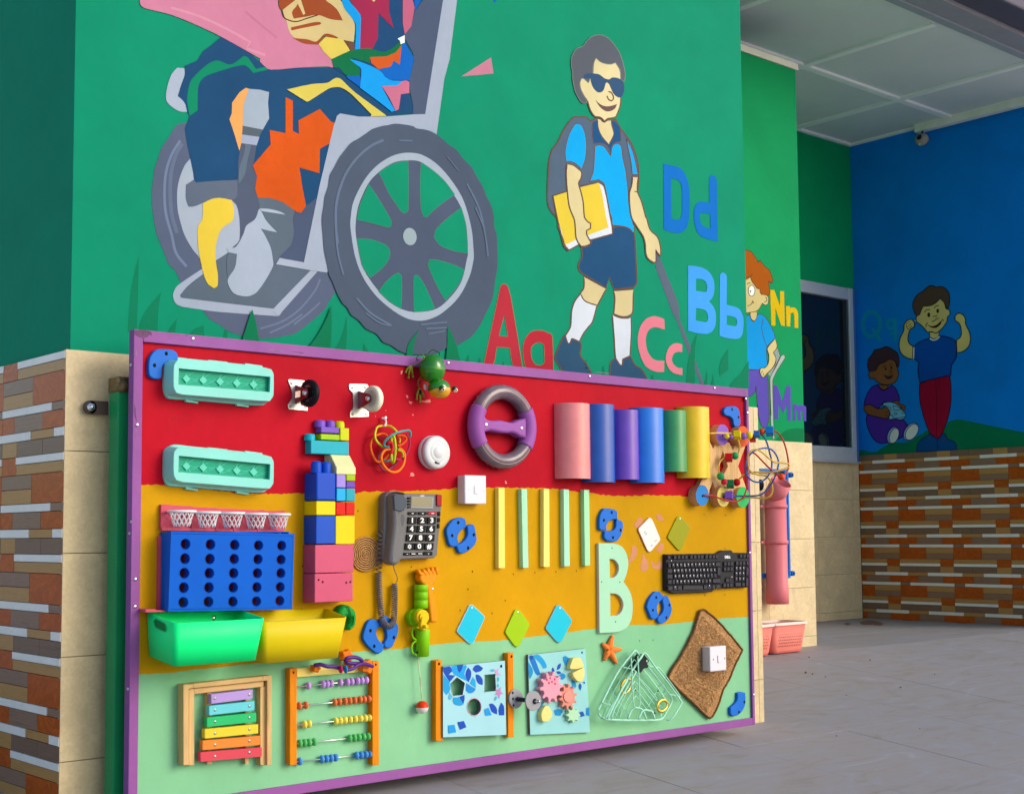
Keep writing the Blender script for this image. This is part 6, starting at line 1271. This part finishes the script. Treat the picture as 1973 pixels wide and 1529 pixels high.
# ---- gear panel
gp = thing('gear_panel', 'pale turquoise leaf printed panel with pink, peach and mint cog wheels', 'gear panel', fpt('j', 850, 900, .01))
slab('panel', gp, "j 390,337 1300,236 1370,1560 425,1600", .0117, pl('#9ADCDF', .35, .05), back=.001, sm=False, side=mat('#6E6258', .6)); screw(gp, *S("j 1245,300")[0], .0117, .004, mat('#3A4048', .4))
prints(gp, .0117, [('#0A7CD0', "j 395,360 450,340 500,400 560,560 590,640 540,660 500,620 440,480"), ('#16A4E4', "j 470,345 550,330 630,400 680,490 685,540 630,555 580,470 500,390"), ('#0E96DC', "j 392,440 440,520 470,600 440,690 410,715 395,560"), ('#0A4EB4', "j 420,340 480,350 460,400 430,420"), ('#0A54BC', "j 780,530 808,570 805,610 770,610 762,570"), ('#0A54BC', "j 845,575 860,500 905,465 912,500 890,555"),
                   ('#0A54BC', "j 835,600 880,592 915,615 905,640 860,640"), ('#1490D4', "j 870,670 930,620 985,650 975,700 930,730 880,700"), ('#1492D6', "j 940,370 980,350 1040,390 1070,440 1050,560 1010,540 950,440"), ('#18A0DC', "j 1075,730 1130,760 1160,830 1120,880 1090,840"), ('#0A54BC', "j 1215,780 1240,830 1220,900 1195,860 1195,810"), ('#0A54BC', "j 1250,770 1290,755 1290,795"),
                   ('#1492D6', "j 800,1210 880,1190 945,1230 900,1300 820,1290"), ('#0C8CDC', "j 1310,1180 1355,1165 1365,1300 1310,1290"), ('#0A54BC', "j 1205,1240 1260,1230 1290,1300 1220,1320"), ('#17A0E0', "j 560,1110 640,1080 600,1180 540,1230")])
def gear(u, v, rx, ry, teeth, d, back, hx, rot, name='cog_wheel', lab=None):
    pts = []
    for i in range(teeth):
        for k, f in ((0, .74), (.22, .76), (.36, .99), (.5, 1.03), (.64, .99), (.78, .76)):
            a = 2 * math.pi * (i + k) / teeth + rot; pts.append((u + rx * f * math.cos(a), v + ry * f * math.sin(a)))
    fr = FR['j']; P2 = smooth([(fr[0] + a / fr[2], fr[1] + b2 / fr[2]) for a, b2 in pts], True, 3, 75)
    return slab(name, gp, P2, d, pl(hx, .4, .05), back=back, sm=False, rim=.0015, label=lab)
g1_ = gear(765, 850, 182, 245, 10, .036, .0125, '#F0A6BC', .2, lab='pink cog wheel'); gear(1028, 1002, 138, 200, 10, .030, .0125, '#E89684', .1, lab='peach cog wheel'); gear(1110, 1290, 110, 120, 8, .026, .0125, '#B8E8C0', .4, lab='mint cog wheel')
slab('cog_cap', gp, ell(1030, 1000, 72, 90, 0, 20, 'j'), .0335, pl('#EAA094', .4), back=.029, sm=False, rim=.001)
for t_ in ("j 690,730", "j 740,703", "j 812,722", "j 722,780", "j 770,762", "j 818,793"): hole(g1_, *S(t_)[0], .0362, .0032, '#C41850')
CH = pl('#F0E690', .4, .05)
slab('wedge_piece', gp, "j 1110,385 1220,378 1275,490 1275,520 1240,540 1150,565 1055,560 1060,500", .030, CH, back=.0118, k=3, rim=.002); slab('wedge_piece', gp, "j 1100,620 1280,540 1290,640 1270,730 1225,770 1170,750 1110,680", .030, CH, back=.0118, k=3, rim=.002)
slab('wedge_piece', gp, "j 600,1300 620,1210 670,1140 720,1150 765,1220 770,1320 700,1400 620,1390", .030, CH, back=.0118, k=3, rim=.002)

# ---- frog
fg = thing('metal_frog', 'glossy green metal frog climbing head down over the top frame', 'ornament', fpt('r', 1150, 520, .05))
FGM = mat('#1E7A10', .10, .55, 16.0, coat=1.0); FGD = mat('#0E5A34', .1, .3, 16., coat=1.0); FGY = mat('#D8A010', .15, .3, 16., coat=1.0)
c = fpt('r', 1145, 500, .050); b = MB(); b.ball(c, (.041, .036, .044), FGM, 30, 20); b.build('body', fg)
ch = fpt('r', 1310, 965, .060); b = MB(); b.ball(ch, (.036, .030, .0285), FGM, 28, 18); b.build('head', fg)
b = MB(); b.ball(ch + Vector((.0005, -.001, -.0045)), (.0352, .0298, .0262), FGY, 28, 14); b.build('jaw', fg)
for u, v, dd, r in ((1370, 960, .090, .0082), (1675, 975, .070, .0088)):
    c = fpt('r', u, v, dd); b = MB(); b.ball(c, r, mat('#10301C', .08, .1, 10, coat=1.), 16, 12); e = b.build('eye', fg); b = MB(); b.ball(c + Vector((.001, -.0018, -.003)), r * .86, mat('#E8DCC0', .3), 14, 10); b.build('eye_white', e); b = MB(); b.ball(c + Vector((.0005, -.0042, -.0035)), r * .6, mat('#15131C', .1), 12, 8); b.build('pupil', e)
b = MB(); b.ball(fpt('r', 985, 925, .03), (.007, .005, .010), mat('#D8C8C0', .35), 12, 8); b.build('eye', fg)
loop("r 800,300,.03 768,250,.03 830,170,.03 930,160,.03 1020,170,.03 1095,85,.03 1165,45,.03 1265,90,.03 1325,150,.03 1285,205,.03", '#123820', .0014, fg, 'hind_leg')
loop("r 930,165,.05 955,220,.055 920,290,.05 800,370,.03 650,420,.015", '#8A9C28', .0014, fg, 'front_leg'); loop("r 860,690,.02 805,830,.015 840,960,.012", '#8A7C20', .0014, fg, 'front_leg')
for t_, bx in (("r 640,420,.015 560,490,.010 515,570,.008", 0), ("r 650,430,.016 600,560,.014 585,700,.012", 0), ("r 655,430,.016 665,560,.014 685,680,.012", 0), ("r 835,960,.014 790,1100,.012 780,1210,.010", 0), ("r 850,970,.016 860,1130,.014 860,1270,.012", 0), ("r 860,970,.015 910,1080,.012 940,1150,.008", 0)):
    p3 = [PY(x, y, Y_B - w_) for x, y, w_ in S3(t_)]; b = MB(); b.tube(p3, [.0022, .0032, .0022], mat('#86902A', .3, .3, 30), 7); b.ball(p3[-1], .0038, mat('#86902A', .3, .3, 30), 8, 6); b.build('toe', fg)
b = MB(); b.ball(fpt('r', 865, 1050, .017), (.0045, .003, .0085), mat('#1C1824', .3), 10, 6); b.build('foot_pad', fg)

# ================================================================== THINGS BY THE MIDDLE WALL
YW = Y_MTILE
def mpt(x, y, Y): return PY(x, y, Y)
pp = thing('drain_chute', 'pink plastic pipe chute with two collars on the beige tiles right of the board', 'pipe', mpt(1496, 1160, 4.53))
PP = mat('#D97A84', .3, .06, 8.0); YA = 4.515; pc = mpt(1494.5, 1000, YA); rp = .0555
zt_ = mpt(1494, 950, YA).z; zb_ = mpt(1494, 1163, YA).z; zs = mpt(1494, 1130, YA).z
b = MB(); b.lathe((pc.x, YA, zb_), (0, 0, 1), [(.0, rp * .93), (0, rp * 1.06), (zs - zb_, rp * 1.06), (zs - zb_ + .006, rp), (zt_ - zb_, rp), (zt_ - zb_, rp * .93), (0, rp * .93)], PP, 32); b.build('pipe_body', pp)
for yy in (975, 1044):
    z_ = mpt(1494, yy, YA).z; b = MB(); b.lathe((pc.x, YA, z_ - .009), (0, 0, 1), [(0, rp), (0, rp * 1.12), (.018, rp * 1.12), (.018, rp)], PP, 30); b.box((pc.x - .095, YA + .02, z_ - .006), (pc.x - rp * .9, YA + .034, z_ + .006), PP); b.build('collar', pp)
ax = Vector((-.04, -.56, .74)).normalized(); e1 = mpt(1506, 928, YA - .055); L_ = .075; e0 = e1 - ax * L_
b = MB(); b.lathe(e0 - ax * .02, ax, [(0, rp * .8), (.0, rp * .98), (L_ + .02, rp * 1.0), (L_ + .02, rp * .9), (.01, rp * .86)], PP, 30); b.build('angled_inlet', pp)
bf = thing('blue_rail', 'blue plastic rail frame behind the pink pipe', 'rail', mpt(1515, 1000, 4.57)); BM = pl('#0D74D0', .35)
def mb2(x0, y0, x1, y1, Yf, th, name='rail'):
    p0, p1 = mpt(x0, y0, Yf), mpt(x1, y1, Yf); b = MB(); b.box((min(p0.x, p1.x), Yf, min(p0.z, p1.z)), (max(p0.x, p1.x), Yf + th, max(p0.z, p1.z)), BM); b.build(name, bf, bevel=.003)
mb2(1455, 901.5, 1513, 908, 4.552, .022); mb2(1511.5, 903, 1524, 1113, 4.55, .03); mb2(1455, 1105, 1514, 1111, 4.552, .022); mb2(1519.5, 910, 1521, 1108, 4.546, .003, 'rib')
for x, y in ((1526.5, 914.5), (1529.5, 1104)):
    c = mpt(x, y, 4.545); b = MB(); b.lathe(c, (0, 1, 0), [(0, .004), (0, .013), (.02, .015), (.03, .012)], BM, 16); b.build('knob', bf); b = MB(); b.ball(c, .006, mat('#10242E', .3), 8, 6); b.build('screw', bf)
b = MB(); b.ball(mpt(1465, 934, 4.54), (.02, .018, .03), mat('#1C2030', .4), 12, 8); b.build('clamp_knob', bf)
BKM = mat('#DE7F72', .45, .07, 14.0); BKD = mat('#7A3A3C', .7)
def basket(x0, x1, y0, y1, h, label):
    t = thing('laundry_basket', label, 'basket', ((x0 + x1) / 2, (y0 + y1) / 2, 0), 'pink plastic baskets on the floor'); ins = .022
    def q(z, o, g_=0): 
        r = .03; out = []
        for cx, cy, a0 in ((x0 + o + r, y0 + o + r, 180), (x1 - o - r, y0 + o + r, 270), (x1 - o - r, y1 - o - r, 0), (x0 + o + r, y1 - o - r, 90)):
            for k in range(5): a = R_(a0 + 22.5 * k); out.append(Vector((cx + (r - g_) * math.cos(a), cy + (r - g_) * math.sin(a), z)))
        return out
    b = MB(); b.skin([q(.002, ins + .02), q(.004, ins + .006), q(.02, ins), q(h - .014, .006), q(h - .014, .010), q(.006, ins + .006)], BKM, True); b.add(q(.006, ins + .004), [list(range(20))], BKM); b.build('tub', t)
    b = MB(); b.skin([q(h - .013, .0), q(h, .0), q(h, .010), q(h - .013, .010)], mat('#EBD8D0', .4), False); b.build('rim', t)
    b = MB()
    for row in range(7):
        f = .22 + row * .095; z_ = h * f; o_ = ins - (ins - .006) * f
        n_ = 13
        for k in range(n_):
            for side in (0, 1):
                L = (x1 - x0 - 2 * o_ - .06) if side == 0 else (y1 - y0 - 2 * o_ - .06); n2 = n_ if side == 0 else 8
                if k >= n2: continue
                s_ = (k + .5 + (.5 if row % 2 else 0)) / (n2 + .5) * L + .03; w_ = L / n2 * .33
                pts = [(-w_, -.001), (-w_ * .8, .006), (0, .0095), (w_ * .8, .006), (w_, -.001), (w_ * .55, .004), (0, .0065), (-w_ * .55, .004)]
                if side == 0: b.face([(x0 + o_ + s_ + a, y0 + o_ - .0008, z_ + c2) for a, c2 in pts], BKD)
                else: b.face([(x0 + o_ - .0008, y0 + o_ + s_ + a, z_ + c2) for a, c2 in pts], BKD)
    o = b.build('slots', t, fix=False)
basket(5.20, 5.53, 4.355, 4.57, .160, 'pink basket with pale rim partly hidden behind the board edge')
basket(5.545, 5.835, 4.385, 4.575, .158, 'pink basket with pale rim, the right one, against the beige tiles')
